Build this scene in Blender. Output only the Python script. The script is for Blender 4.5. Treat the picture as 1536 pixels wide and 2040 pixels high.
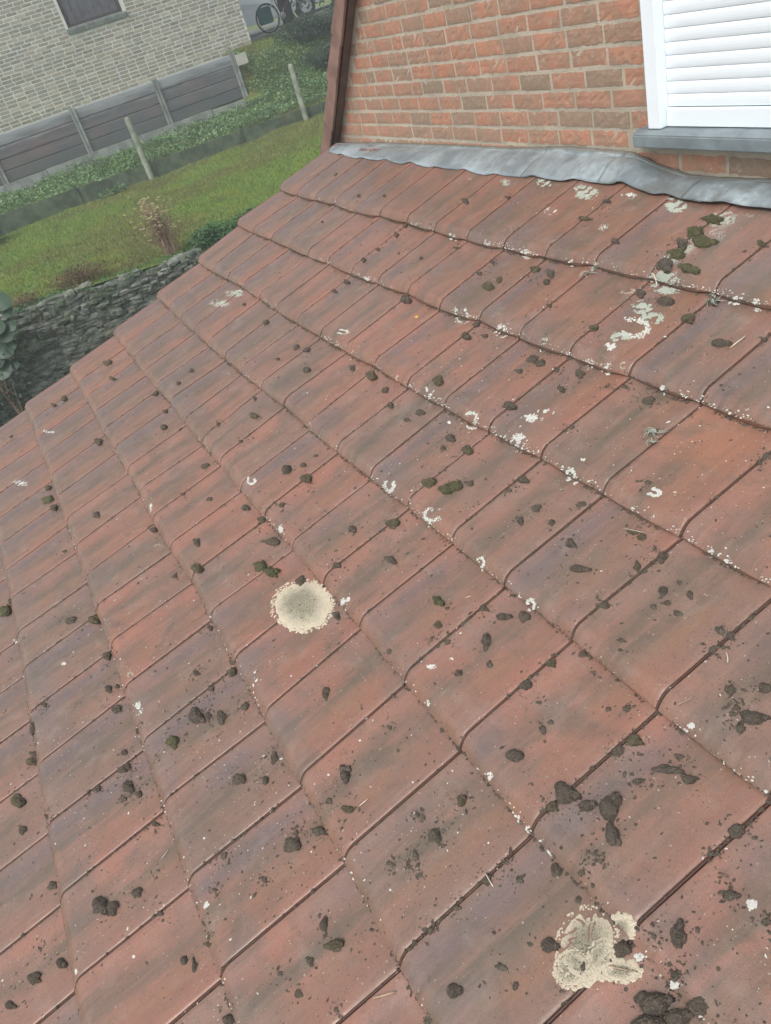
import bpy, bmesh, math, random
import numpy as np
from mathutils import Vector, Matrix, noise

# ------------------------------------------------------------------ scene, camera, light
for o in list(bpy.data.objects): bpy.data.objects.remove(o)
SC = bpy.context.scene
COL = SC.collection
R = math.radians

def cam_setup():
    az, el, ro = R(161.65277), R(-33.825713), R(-18.371146)
    f = Vector((math.cos(el)*math.cos(az), math.cos(el)*math.sin(az), math.sin(el)))
    r = f.cross(Vector((0, 0, 1))).normalized(); u = r.cross(f)
    r2 = r*math.cos(ro) + u*math.sin(ro); u2 = -r*math.sin(ro) + u*math.cos(ro)
    cd = bpy.data.cameras.new('camera'); c = bpy.data.objects.new('camera', cd); COL.objects.link(c)
    m = Matrix(((r2.x, u2.x, -f.x, 5.150217), (r2.y, u2.y, -f.y, -2.093629), (r2.z, u2.z, -f.z, 0.964760), (0, 0, 0, 1)))
    c.matrix_world = m
    cd.sensor_fit = 'VERTICAL'; cd.sensor_height = 24.0; cd.sensor_width = 18.0
    cd.lens = 24.0*1547.3226/2040.0
    cd.clip_start = 0.05; cd.clip_end = 1500
    SC.camera = c
    return c
CAM = cam_setup()
CAMP = Vector((5.150217, -2.093629, 0.964760))

SUN_EL, SUN_AZ = 52.0, 305.0            # soft, high, behind a full cloud cover
W = bpy.data.worlds.new('World'); SC.world = W; W.use_nodes = True
nt = W.node_tree; nt.nodes.clear()
sky = nt.nodes.new('ShaderNodeTexSky'); sky.sky_type = 'NISHITA'; sky.sun_disc = False
sky.sun_elevation = R(SUN_EL); sky.sun_rotation = R(90-SUN_AZ)
sky.air_density = 1.0; sky.dust_density = 4.0; sky.ozone_density = 1.0
hs = nt.nodes.new('ShaderNodeHueSaturation'); hs.inputs['Saturation'].default_value = 0.30
bg = nt.nodes.new('ShaderNodeBackground'); bg.inputs['Strength'].default_value = 0.15
ow = nt.nodes.new('ShaderNodeOutputWorld')
nt.links.new(sky.outputs[0], hs.inputs['Color']); nt.links.new(hs.outputs[0], bg.inputs[0]); nt.links.new(bg.outputs[0], ow.inputs[0])
sl = bpy.data.lights.new('sun', 'SUN'); sl.energy = 0.9; sl.angle = R(28); sl.color = (1.0, 0.965, 0.92)
so = bpy.data.objects.new('sun', sl); COL.objects.link(so)
sdir = Vector((math.cos(R(SUN_EL))*math.cos(R(SUN_AZ)), math.cos(R(SUN_EL))*math.sin(R(SUN_AZ)), math.sin(R(SUN_EL))))
so.rotation_euler = sdir.to_track_quat('Z', 'Y').to_euler()
so.location = (0, -5, 12)
SC.view_settings.view_transform = 'Standard'; SC.view_settings.look = 'None'
SC.view_settings.exposure = 0.55; SC.view_settings.gamma = 1.0; SC.view_settings.use_curve_mapping = False
SC.render.engine = 'CYCLES'

RNG = np.random.default_rng(7); random.seed(7)

# ------------------------------------------------------------------ measured data
MOSS = [[16.028,4.71,31,28,-149,0],[16.192,4.673,22,16,-137,0],[16.32,4.598,36,27,136,0],[16.485,4.692,26,19,-45,0],[16.028,4.814,16,12,-140,1],[16.305,4.383,15,9,-136,0],[16.539,4.186,18,14,-133,0],[16.403,4.215,30,11,-136,0],[15.376,5.197,18,14,158,1],[15.441,5.441,21,18,-161,0],[15.198,5.455,9,6,-147,0],[15.462,5.597,10,9,-166,0],[15.394,5.738,9,6,-143,0],[15.503,5.662,7,6,-175,2],[15.617,5.639,8,6,-141,2],[16.035,5.345,15,11,-138,2],[16.04,5.202,9,6,-136,2],[16.186,5.208,11,10,-162,0],[16.034,5.561,12,7,-135,2],[16.031,5.738,12,8,-135,2],[16.351,5.48,6,6,-159,0],[16.664,5.308,22,18,-129,0],[16.573,5.375,9,7,-131,0],[16.56,5.548,15,10,-131,0],[16.456,5.804,19,18,-149,0],[16.452,5.997,12,8,-132,0],[16.711,5.548,13,9,140,2],[16.548,5.689,7,6,-136,2],[16.942,5.389,9,6,-127,2],[16.933,5.247,11,7,-45,0],[17.01,5.056,23,15,-127,2],[17.22,4.815,27,15,-51,0],[17.363,4.937,12,10,-80,0],[17.247,4.495,17,10,-128,0],[17.006,4.24,20,12,-131,2],[17.014,4.406,8,7,-123,2],[16.31,5.036,20,14,139,2],[16.576,5.056,14,12,-47,2],[16.494,4.831,8,6,-133,2],[16.562,4.828,7,7,-50,2],[16.521,4.939,9,8,-132,2],[17.481,4.467,11,7,-124,0],[17.346,5.108,34,26,-117,0],[17.474,5.068,31,17,-124,0],[17.4,5.177,40,14,-127,0],[17.543,4.958,29,10,-127,2],[17.135,4.903,6,4,-122,2],[11.205,8.249,55,18,-142,1],[12.32,7.236,34,18,-153,0],[12.52,7.175,25,13,-152,2],[12.449,7.291,14,8,-155,2],[11.647,8.261,31,15,-167,2],[12.682,8.068,32,14,-142,2],[13.463,7.664,42,24,-152,0],[13.577,7.597,34,20,-158,2],[13.62,7.397,27,15,-146,2],[13.597,8.104,27,15,-156,0],[13.521,8.324,36,15,-138,2],[13.603,8.522,26,11,-138,2],[13.275,8.246,13,6,-145,2],[13.414,6.371,33,17,-146,2],[13.633,6.213,19,12,175,0],[14.466,6.239,35,20,-143,2],[14.387,6.186,11,8,-178,2],[14.526,6.053,27,13,-139,0],[14.696,5.788,23,15,-146,1],[14.473,5.869,14,10,-158,2],[14.374,5.697,27,20,177,0],[14.077,6.678,14,9,-152,2],[14.564,6.503,14,9,-145,2],[14.314,6.82,11,5,-139,2],[13.567,7.202,11,6,-144,2],[14.589,7.207,17,12,-159,0],[14.725,7.154,25,12,167,2],[14.674,6.999,17,10,-142,2],[14.509,6.967,12,8,-162,2],[15.31,6.286,19,14,168,0],[15.505,6.272,35,9,-131,1],[15.473,6.445,16,11,-143,2],[15.391,6.631,12,6,-136,2],[15.616,6.579,14,10,-144,2],[15.931,6.406,7,6,-146,2],[15.315,7.049,25,12,-133,0],[12.053,7.485,24,9,-142,2],[12.063,7.227,28,10,-143,2],[13.073,7.111,18,8,-142,2],[14.035,7.256,16,7,-138,2],[11.87,7.965,18,9,-163,2],[15.603,6.056,10,6,-136,2],[7.054,8.099,63,30,-159,3],[6.929,8.0,28,13,-159,0],[9.095,7.069,47,19,-153,1],[10.059,7.075,31,16,-160,1],[10.638,7.154,30,15,-165,0],[10.732,7.068,21,10,-156,0],[10.298,7.955,39,17,-171,2],[10.703,8.0,37,16,-151,2],[10.706,8.075,41,15,-145,1],[11.099,7.131,34,12,-145,2],[10.09,7.782,22,9,-150,2],[12.255,6.48,48,27,-160,0],[12.367,6.389,22,13,-168,2],[12.508,6.303,33,20,-166,2],[12.361,6.707,38,22,-166,3],[10.025,5.861,50,21,-155,1],[10.903,5.329,44,24,-166,3],[11.114,5.291,42,22,-163,3],[10.523,5.103,62,21,-153,2],[9.981,5.041,36,18,-167,1],[9.441,5.717,32,18,-170,0],[12.057,6.052,32,16,-153,1],[12.049,6.267,21,11,-154,2],[11.626,6.336,20,10,-154,2],[11.105,6.053,21,11,-158,2],[12.556,5.087,22,14,-169,0],[11.612,5.132,36,20,169,2],[13.388,5.502,29,14,158,2],[11.595,4.475,27,16,-172,0],[12.601,6.094,22,14,-176,2],[13.465,6.086,24,15,173,2],[9.549,6.117,19,11,-171,2],[12.055,7.201,28,12,-145,2],[6.554,6.589,36,19,-168,2],[8.145,6.051,42,17,-158,2],[6.699,7.151,28,12,-159,2],[8.652,7.333,49,13,-148,2],[11.743,6.99,17,9,-166,0],[12.025,4.803,26,13,-156,2],[11.846,7.178,23,12,-153,2],[12.06,4.184,38,21,-162,1],[12.554,4.442,28,16,-160,0],[13.53,4.419,28,20,170,3],[13.831,4.548,21,13,-156,1],[13.696,4.413,13,9,-162,2],[13.914,4.656,11,7,157,0],[14.038,4.227,16,11,-167,2],[14.266,4.18,27,15,-150,0],[14.363,4.384,33,16,146,0],[14.595,4.49,15,12,176,0],[14.418,4.081,26,18,153,2],[15.05,4.415,19,15,-157,0],[15.047,4.206,16,13,-157,1],[13.533,3.54,19,14,178,0],[13.86,3.409,17,12,159,0],[14.218,3.464,21,16,-179,0],[14.519,3.59,32,13,-149,2],[14.948,3.342,24,11,137,1],[15.038,3.195,20,17,170,2],[14.921,3.165,11,8,148,2],[14.592,3.12,19,14,-161,1],[14.706,3.129,18,13,-165,1],[15.045,3.697,21,15,-155,2],[15.297,3.382,19,14,143,0],[15.325,3.274,11,9,144,2],[15.491,3.306,16,10,136,0],[15.417,3.44,16,12,-152,2],[15.355,3.511,12,10,-177,0],[15.551,3.459,14,11,-156,0],[15.427,3.815,14,8,-145,0],[15.477,3.871,9,7,-157,2],[15.944,3.411,14,13,-171,0],[16.019,3.402,13,12,-162,2],[16.007,3.531,12,9,-147,2],[15.247,4.442,14,8,-144,2],[15.372,4.068,10,8,-173,2],[15.466,4.543,15,11,147,0],[15.46,4.478,11,8,147,2],[15.481,4.773,30,17,-140,0],[15.171,4.018,16,12,-152,2],[15.711,4.179,11,9,-151,2],[15.832,4.104,14,11,143,2],[16.066,4.225,21,14,-139,1],[16.037,4.33,16,13,-141,2],[16.371,4.125,11,9,-136,0],[16.336,3.67,17,11,-50,2],[16.594,3.723,29,20,-137,0],[16.585,3.811,16,10,-52,0],[16.49,3.547,16,14,-136,2],[16.465,3.73,11,10,-124,2],[14.445,4.678,17,12,-155,2],[14.269,5.279,12,8,-150,2],[13.633,4.939,14,10,-166,0],[14.067,4.59,14,9,-153,2],[12.028,0.184,42,22,169,3],[12.03,0.391,48,27,156,3],[12.243,0.488,56,32,167,3],[12.043,0.579,37,21,155,0],[12.123,0.705,47,27,166,3],[12.115,0.855,52,30,157,0],[12.459,0.846,51,30,160,3],[13.003,0.403,27,16,153,1],[12.891,0.513,14,8,146,2],[10.065,1.175,36,19,168,1],[10.397,1.191,35,18,160,0],[10.485,1.303,29,15,157,0],[9.588,1.571,53,24,-179,1],[9.613,1.44,30,16,160,1],[7.072,0.452,37,15,172,0],[7.972,0.259,27,13,163,2],[10.034,0.094,26,13,167,0],[10.068,0.41,38,16,177,1],[11.019,0.697,27,14,171,0],[9.107,1.422,27,13,173,2],[9.07,1.214,23,11,175,2],[7.977,1.154,26,11,175,2],[6.015,1.031,34,17,168,2],[8.064,2.07,48,26,168,0],[12.039,1.693,30,18,172,1],[13.022,1.32,31,20,175,1],[12.082,1.173,32,19,170,2],[12.492,1.175,44,22,-175,0],[13.052,1.072,32,20,172,2],[13.623,1.458,36,21,-174,0],[14.022,1.322,16,11,156,2],[10.068,2.216,35,19,168,0],[10.351,2.112,25,14,176,2],[10.002,2.038,27,14,175,2],[11.508,2.144,34,20,172,2],[11.695,2.165,33,20,172,2],[11.537,2.328,24,14,175,2],[12.352,2.119,31,19,175,2],[12.032,2.176,17,10,179,2],[12.388,2.345,21,13,174,0],[10.567,2.815,44,24,180,1],[12.014,2.716,34,21,176,0],[13.445,2.128,27,18,-178,2],[13.071,2.092,13,9,169,2],[12.897,2.163,10,7,162,2],[11.546,3.228,30,18,-176,0],[11.612,3.354,19,11,-179,2],[12.033,3.258,35,20,-168,1],[10.662,3.163,33,19,179,0],[10.588,3.306,23,11,-168,2],[10.067,3.265,24,14,173,0],[12.049,3.703,39,23,-169,1],[12.353,3.674,37,23,-173,3],[12.414,3.593,36,23,-177,3],[12.518,3.508,25,16,-177,2],[13.066,3.24,25,16,-170,2],[13.069,3.377,14,9,-167,2],[13.519,3.378,22,16,-179,2],[13.93,3.155,20,12,-158,2],[14.356,2.781,12,9,-176,2],[13.841,2.395,15,10,-175,2],[13.05,2.657,14,9,-176,2],[15.019,2.203,12,10,165,0],[15.025,2.277,11,9,174,2],[11.038,1.596,19,10,167,2],[6.095,2.135,33,17,174,0],[6.077,2.346,29,13,-178,2],[7.06,3.241,34,17,-177,2],[6.723,3.294,39,21,178,0],[7.635,3.469,44,19,-172,0],[6.626,3.566,23,11,-176,0],[5.075,3.233,39,19,-178,1],[4.456,4.455,36,16,-171,0],[4.61,4.715,31,15,-173,0],[7.592,4.312,47,23,-172,1],[7.089,4.15,23,12,-179,2],[5.526,5.263,42,20,-169,0],[4.094,5.059,37,20,-176,2],[5.068,5.119,34,17,-172,2],[1.111,5.377,64,20,-164,1],[2.103,5.457,46,18,-167,1],[1.092,6.323,54,16,-161,1],[1.08,6.516,43,15,-163,1],[4.066,6.144,60,17,-158,2],[9.497,4.497,41,24,-179,0],[9.658,4.341,28,13,-168,2],[10.04,4.428,41,20,-166,1],[7.627,5.155,43,20,-166,2],[8.036,5.536,25,10,-160,2],[9.413,5.089,32,18,-174,0],[8.587,5.333,30,12,-160,2],[4.607,7.148,76,32,-160,3],[4.163,7.099,46,18,-160,1],[5.077,7.104,44,19,-161,1],[9.126,3.114,55,25,-173,1],[9.623,3.154,32,18,172,2],[8.512,3.139,28,15,179,0],[3.639,3.198,28,15,177,0],[0.823,7.388,27,13,-167,2],[10.158,4.788,21,12,-174,2],[9.649,4.172,21,9,-165,2],[8.023,4.646,21,10,-168,2],[7.003,4.69,19,10,-174,0],[3.622,0.739,24,13,167,0],[1.712,0.401,27,15,163,0],[4.504,0.634,23,12,166,0],[6.075,1.221,34,15,174,2],[6.075,1.773,33,15,176,2],[6.098,1.537,29,13,177,2],[7.43,1.453,19,10,167,0],[6.734,1.479,16,8,170,0],[3.211,1.364,20,10,171,0]]
LICH = [[11.996,5.251,140,85,-170,0],[16.833,5.164,64,54,-51,0],[16.884,5.288,31,30,-83,0],[16.936,5.0,28,19,-128,0],[17.093,5.126,29,15,-128,0],[16.957,5.147,26,23,-56,0],[17.361,4.456,11,9,-77,1],[17.099,5.029,10,6,-127,1],[17.167,5.065,8,6,-120,1],[17.052,5.32,9,6,-126,1],[17.374,4.978,8,5,-124,1],[2.773,3.414,124,31,-170,2],[2.812,3.147,113,31,-172,2],[7.696,0.284,37,13,178,3],[4.805,0.313,43,14,175,3],[12.25,0.989,63,37,168,2],[12.203,0.799,67,39,161,2],[12.184,0.616,64,36,153,2],[12.267,0.476,66,37,155,2],[12.34,0.355,78,34,140,2],[12.234,0.152,83,45,171,2],[12.424,0.013,62,30,177,2],[12.586,0.857,31,18,157,2],[12.575,1.383,41,25,177,2],[12.463,1.679,39,24,175,2],[12.503,1.822,28,17,158,1],[12.294,1.307,44,27,163,2],[12.499,1.543,67,41,166,4],[12.493,1.671,28,17,157,1],[11.878,1.181,32,14,-173,3],[8.595,1.0,36,16,172,1],[9.564,1.0,32,14,180,1],[7.56,1.0,31,12,177,1],[10.522,1.0,34,13,-175,1],[9.214,0.358,46,21,169,1],[9.38,-0.042,81,38,164,2],[7.366,-0.038,54,22,164,2],[6.43,0.015,47,18,158,1],[8.295,-0.114,50,21,171,2],[10.267,-0.061,44,21,170,1],[10.515,0.48,41,21,157,1],[11.216,0.027,58,30,160,2],[13.312,1.0,33,9,-166,1],[13.573,1.0,17,11,149,1],[9.58,1.987,52,26,168,4],[10.556,2.0,45,20,-172,1],[11.548,1.979,37,21,176,1],[12.358,2.0,26,13,-169,1],[12.638,2.0,23,14,180,1],[12.886,1.949,14,9,167,3],[13.501,2.0,18,8,-163,1],[10.587,2.97,48,24,160,1],[11.62,2.98,39,22,-175,4],[12.572,2.965,38,23,-171,1],[12.454,2.728,41,20,-164,1],[12.511,2.61,29,14,-164,1],[9.653,3.0,34,17,-176,1],[11.23,3.093,18,10,164,1],[12.513,3.921,43,24,-162,4],[13.53,3.0,21,14,162,4],[14.504,2.828,17,12,-168,4],[14.412,2.985,18,10,-155,1],[13.57,2.866,15,10,-176,1],[11.496,3.951,32,19,-175,4],[13.574,3.98,18,13,177,4],[12.548,4.973,21,13,-165,1],[10.558,4.96,21,11,-172,1],[14.43,3.992,17,13,-165,4],[14.578,4.0,10,8,-177,1],[14.164,4.787,14,8,-151,1],[15.362,2.999,12,10,-162,1],[15.508,3.0,12,5,-148,1],[16.312,3.968,12,7,-139,1],[16.109,3.981,8,6,-144,1],[14.234,4.652,13,8,-152,1],[14.449,4.971,11,7,154,1],[15.842,5.0,13,8,143,1],[15.957,4.993,8,7,-155,1],[16.195,4.997,11,6,140,1],[15.434,4.965,12,10,173,1],[11.493,6.906,33,18,-168,1],[12.53,5.89,31,17,170,1],[12.485,6.925,17,10,-164,1],[8.619,6.101,33,13,-159,3],[9.56,7.515,19,9,-161,1],[10.908,6.861,18,9,-163,3],[8.035,8.031,31,12,-157,1],[14.365,6.904,18,12,-158,1],[14.441,7.776,8,4,-137,1],[14.215,7.52,10,5,-140,1],[7.699,5.941,33,12,174,1],[9.137,4.848,31,16,-180,4],[3.183,7.459,86,17,-154,1],[2.084,6.741,66,11,-157,1],[7.563,2.819,41,15,-170,4],[6.631,2.0,37,15,178,1],[3.371,3.525,44,15,178,3],[12.437,5.0,12,7,163,1],[12.592,4.922,13,8,-167,1],[12.434,7.666,17,5,173,1],[12.489,7.918,14,7,-177,1],[13.954,7.93,13,6,178,1],[16.319,3.955,6,5,-141,1]]
KC = [[[-0.2441,-0.0435,0.1138],[0.0259,-0.0378,0.0951],[0.2959,-0.033,0.0793],[0.544,-0.0218,0.0689],[0.7998,-0.0119,0.061],[1.085,-0.0188,0.0504],[1.3327,-0.0048,0.0481],[1.6152,-0.0044,0.043],[1.8896,-0.0108,0.0369],[2.1654,-0.0125,0.033],[2.4348,-0.0109,0.0305],[2.7034,-0.0081,0.0288],[2.9686,0.0035,0.0298],[3.2379,0.0019,0.0269],[3.5072,0.0003,0.0241],[3.7772,0.0009,0.0221],[4.0472,0.0014,0.0202],[4.3172,0.0019,0.0187],[4.5872,0.0022,0.0178],[4.8572,0.0019,0.0187],[5.1272,0.0012,0.021],[5.3972,0.0005,0.0233],[5.6672,-0.0002,0.0255]],[[-0.2376,-0.39,0.0012],[0.0324,-0.384,-0.0185],[0.3024,-0.3786,-0.0363],[0.545,-0.3651,-0.0477],[0.7972,-0.3531,-0.0563],[1.0863,-0.3621,-0.0683],[1.3284,-0.3449,-0.0702],[1.614,-0.3449,-0.0754],[1.8895,-0.3532,-0.0816],[2.1668,-0.3559,-0.0849],[2.436,-0.3544,-0.0861],[2.7043,-0.3515,-0.0861],[2.9682,-0.3378,-0.0823],[3.2374,-0.3407,-0.0829],[3.5065,-0.3438,-0.0832],[3.7765,-0.3441,-0.082],[4.0465,-0.3446,-0.0803],[4.3165,-0.3454,-0.0778],[4.5865,-0.3464,-0.0744],[4.8565,-0.3478,-0.07],[5.1265,-0.3491,-0.0654],[5.3965,-0.3505,-0.0608],[5.6665,-0.3519,-0.0563]],[[-0.2848,-0.7267,-0.1066],[-0.0148,-0.7202,-0.1279],[0.2552,-0.7144,-0.1472],[0.5417,-0.704,-0.1608],[0.807,-0.704,-0.1739],[1.0717,-0.7019,-0.1833],[1.3254,-0.6939,-0.1882],[1.6086,-0.7003,-0.1953],[1.8856,-0.6961,-0.1973],[2.1563,-0.6889,-0.1969],[2.4404,-0.7034,-0.2019],[2.7129,-0.6918,-0.1979],[2.9732,-0.7003,-0.1991],[3.2421,-0.6996,-0.1966],[3.5104,-0.6971,-0.1928],[3.7833,-0.7017,-0.1902],[4.0533,-0.7031,-0.1857],[4.3233,-0.7048,-0.1801],[4.5933,-0.7068,-0.1733],[4.8633,-0.7093,-0.1652],[5.1333,-0.7118,-0.157],[5.4033,-0.7143,-0.1487],[5.6733,-0.7168,-0.1405]],[[-0.2444,-1.0667,-0.2144],[0.0256,-1.0599,-0.2367],[0.2956,-1.0538,-0.2569],[0.5476,-1.0411,-0.2706],[0.7852,-1.0276,-0.2802],[1.0563,-1.0345,-0.2925],[1.3292,-1.0395,-0.3015],[1.6094,-1.0403,-0.3068],[1.8847,-1.0418,-0.3103],[2.1603,-1.044,-0.3122],[2.427,-1.0371,-0.31],[2.7099,-1.0472,-0.3116],[2.9736,-1.0476,-0.3091],[3.245,-1.0486,-0.3057],[3.5058,-1.0435,-0.2995],[3.7778,-1.0489,-0.2954],[4.0509,-1.0529,-0.2896],[4.3209,-1.0552,-0.2819],[4.5909,-1.058,-0.2728],[4.8609,-1.0612,-0.2623],[5.1309,-1.0644,-0.2516],[5.4009,-1.0677,-0.2408],[5.6709,-1.0709,-0.2301]],[[-0.2557,-1.4004,-0.319],[0.0143,-1.3935,-0.3417],[0.2843,-1.3872,-0.3623],[0.5344,-1.3895,-0.3808],[0.7975,-1.3885,-0.3943],[1.0744,-1.3903,-0.4052],[1.348,-1.3901,-0.4126],[1.6014,-1.3896,-0.4173],[1.8741,-1.3844,-0.4185],[2.1457,-1.3803,-0.4182],[2.4393,-1.3871,-0.4196],[2.7118,-1.3885,-0.418],[2.9839,-1.3871,-0.4143],[3.2466,-1.3887,-0.4104],[3.5097,-1.3864,-0.4041],[3.7746,-1.3909,-0.3987],[4.0443,-1.3932,-0.3914],[4.3192,-1.3987,-0.3835],[4.5892,-1.4018,-0.3733],[4.8592,-1.4053,-0.3615],[5.1292,-1.409,-0.3495],[5.3992,-1.4126,-0.3375],[5.6692,-1.4162,-0.3256]],[[-0.2615,-1.7438,-0.4252],[0.0085,-1.737,-0.4477],[0.2785,-1.7309,-0.468],[0.5235,-1.7306,-0.4854],[0.7958,-1.7357,-0.5005],[1.0531,-1.7342,-0.5102],[1.3275,-1.7283,-0.5157],[1.6172,-1.7348,-0.5223],[1.8986,-1.7342,-0.5247],[2.1619,-1.7327,-0.525],[2.4424,-1.7339,-0.5246],[2.715,-1.7326,-0.5221],[2.983,-1.73,-0.5179],[3.2441,-1.7271,-0.5125],[3.5073,-1.7299,-0.5076],[3.7804,-1.7331,-0.5018],[4.0495,-1.7365,-0.4947],[4.3192,-1.741,-0.4865],[4.5863,-1.729,-0.4716],[4.8563,-1.7326,-0.4598],[5.1263,-1.7362,-0.4478],[5.3963,-1.7399,-0.4358],[5.6663,-1.7435,-0.4237]],[[-0.2659,-2.0865,-0.5294],[0.0041,-2.0799,-0.551],[0.2741,-2.074,-0.5705],[0.5411,-2.0766,-0.588],[0.7828,-2.0771,-0.6011],[1.0564,-2.0818,-0.6122],[1.3226,-2.0794,-0.6183],[1.6088,-2.078,-0.6223],[1.8793,-2.0752,-0.6239],[2.1566,-2.0828,-0.627],[2.4341,-2.0786,-0.6251],[2.71,-2.067,-0.6197],[2.9677,-2.0721,-0.6183],[3.2427,-2.0798,-0.6166],[3.5213,-2.0793,-0.6115],[3.792,-2.0814,-0.606],[4.0523,-2.0811,-0.5987],[4.3227,-2.0854,-0.5915],[4.5927,-2.0882,-0.5823],[4.8627,-2.0914,-0.5716],[5.1327,-2.0947,-0.5608],[5.4027,-2.098,-0.55],[5.6727,-2.1013,-0.5392]],[[-0.2789,-2.4325,-0.6326],[-0.0089,-2.4264,-0.6527],[0.2611,-2.4209,-0.6708],[0.5523,-2.4321,-0.6897],[0.8048,-2.4255,-0.6996],[1.0743,-2.4263,-0.7087],[1.341,-2.4291,-0.7159],[1.6069,-2.4287,-0.7199],[1.8912,-2.4311,-0.7231],[2.1721,-2.4261,-0.7225],[2.4213,-2.4296,-0.7234],[2.6908,-2.4212,-0.7196],[2.9624,-2.4297,-0.7201],[3.2461,-2.4275,-0.7166],[3.5101,-2.4288,-0.7134],[3.7809,-2.429,-0.7091],[4.0463,-2.4284,-0.7036],[4.3163,-2.4302,-0.6978],[4.5863,-2.4323,-0.6907],[4.8563,-2.4348,-0.6825],[5.1263,-2.4373,-0.6741],[5.3963,-2.4399,-0.6656],[5.6663,-2.4424,-0.6572]],[[-0.2631,-2.7966,-0.7391],[0.0069,-2.7912,-0.7571],[0.2769,-2.7863,-0.7732],[0.5469,-2.7824,-0.7858],[0.8169,-2.7795,-0.7954],[1.0869,-2.7774,-0.8025],[1.3569,-2.7758,-0.8077],[1.6375,-2.7723,-0.8104],[1.8899,-2.7684,-0.8117],[2.1725,-2.771,-0.8138],[2.4258,-2.7694,-0.8138],[2.6954,-2.7777,-0.8163],[2.9739,-2.7773,-0.8155],[3.2412,-2.7754,-0.8139],[3.5106,-2.7753,-0.8125],[3.7743,-2.7747,-0.8104],[4.0443,-2.7753,-0.8082],[4.3143,-2.7762,-0.8053],[4.5843,-2.7773,-0.8016],[4.8543,-2.7788,-0.797],[5.1243,-2.7802,-0.7922],[5.3943,-2.7817,-0.7874],[5.6643,-2.7831,-0.7826]],[[-0.2659,-3.1446,-0.8368],[0.0041,-3.1393,-0.8541],[0.2741,-3.1352,-0.8678],[0.5441,-3.1319,-0.8784],[0.8141,-3.1295,-0.8865],[1.0841,-3.1277,-0.8925],[1.3541,-3.1264,-0.8968],[1.6305,-3.1239,-0.8995],[1.8899,-3.1213,-0.9012],[2.1675,-3.1225,-0.9035],[2.4275,-3.1213,-0.9046],[2.6972,-3.1259,-0.9073],[2.9724,-3.1252,-0.9083],[3.2407,-3.1236,-0.9091],[3.5104,-3.1229,-0.9102],[3.7766,-3.1218,-0.9112],[4.0466,-3.1215,-0.9123],[4.3166,-3.1212,-0.9131],[4.5866,-3.1211,-0.9135],[4.8566,-3.1216,-0.9118],[5.1266,-3.1227,-0.9083],[5.3966,-3.1237,-0.9048],[5.6666,-3.1248,-0.9014]],[[-0.2659,-3.4927,-0.9337],[0.0041,-3.4875,-0.951],[0.2741,-3.4841,-0.9623],[0.5441,-3.4815,-0.9709],[0.8141,-3.4795,-0.9774],[1.0841,-3.478,-0.9822],[1.3541,-3.4769,-0.9858],[1.6305,-3.4746,-0.9882],[1.8899,-3.472,-0.9899],[2.1675,-3.4731,-0.9926],[2.4275,-3.4715,-0.9946],[2.6972,-3.4758,-0.9986],[2.9724,-3.4745,-1.0013],[3.2407,-3.4723,-1.0042],[3.5104,-3.4708,-1.0079],[3.7766,-3.4689,-1.0118],[4.0466,-3.4675,-1.0163],[4.3166,-3.4661,-1.0209],[4.5866,-3.4647,-1.0255],[4.8566,-3.4646,-1.0259],[5.1266,-3.4656,-1.0225],[5.3966,-3.4667,-1.019],[5.6666,-3.4677,-1.0155]],[[-0.2659,-3.8409,-1.0306],[0.0041,-3.8357,-1.0479],[0.2741,-3.833,-1.0568],[0.5441,-3.831,-1.0634],[0.8141,-3.8295,-1.0683],[1.0841,-3.8284,-1.0719],[1.3541,-3.8275,-1.0748],[1.6305,-3.8253,-1.0768],[1.8899,-3.8227,-1.0786],[2.1675,-3.8236,-1.0818],[2.4275,-3.8218,-1.0847],[2.6972,-3.8256,-1.09],[2.9724,-3.8239,-1.0944],[3.2407,-3.821,-1.0994],[3.5104,-3.8187,-1.1056],[3.7766,-3.8159,-1.1125],[4.0466,-3.8135,-1.1203],[4.3166,-3.811,-1.1286],[4.5866,-3.8083,-1.1374],[4.8566,-3.8075,-1.1401],[5.1266,-3.8086,-1.1366],[5.3966,-3.8096,-1.1332],[5.6666,-3.8107,-1.1297]]]
LEAFP = (8.669, 2.198)
KC = np.array(KC)                      # roof lattice corners [course 0..11][joint -1..21]
TW, TG, TT, TH = 0.27, 0.3613, 0.034, R(16.8732)

# ------------------------------------------------------------------ helpers
def mesh_np(name, V, F, mat=None, smooth=False, uv=None):
    me = bpy.data.meshes.new(name)
    V = np.asarray(V, dtype=np.float32)
    if isinstance(F, np.ndarray):
        n, k = F.shape
        me.vertices.add(len(V)); me.vertices.foreach_set('co', V.ravel())
        me.loops.add(n*k); me.loops.foreach_set('vertex_index', F.astype(np.int32).ravel())
        me.polygons.add(n); me.polygons.foreach_set('loop_start', (np.arange(n)*k).astype(np.int32))
        me.polygons.foreach_set('loop_total', np.full(n, k, dtype=np.int32))
        me.update(calc_edges=True)
    else:
        me.from_pydata([tuple(map(float, v)) for v in V], [], F); me.update()
    if uv is not None:
        l = me.uv_layers.new(name='UVMap'); li = np.empty(len(me.loops), dtype=np.int32); me.loops.foreach_get('vertex_index', li)
        l.data.foreach_set('uv', np.asarray(uv, dtype=np.float32)[li].ravel())
    if smooth: me.polygons.foreach_set('use_smooth', np.ones(len(me.polygons), dtype=bool))
    if mat is not None: me.materials.append(mat)
    return me

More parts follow.
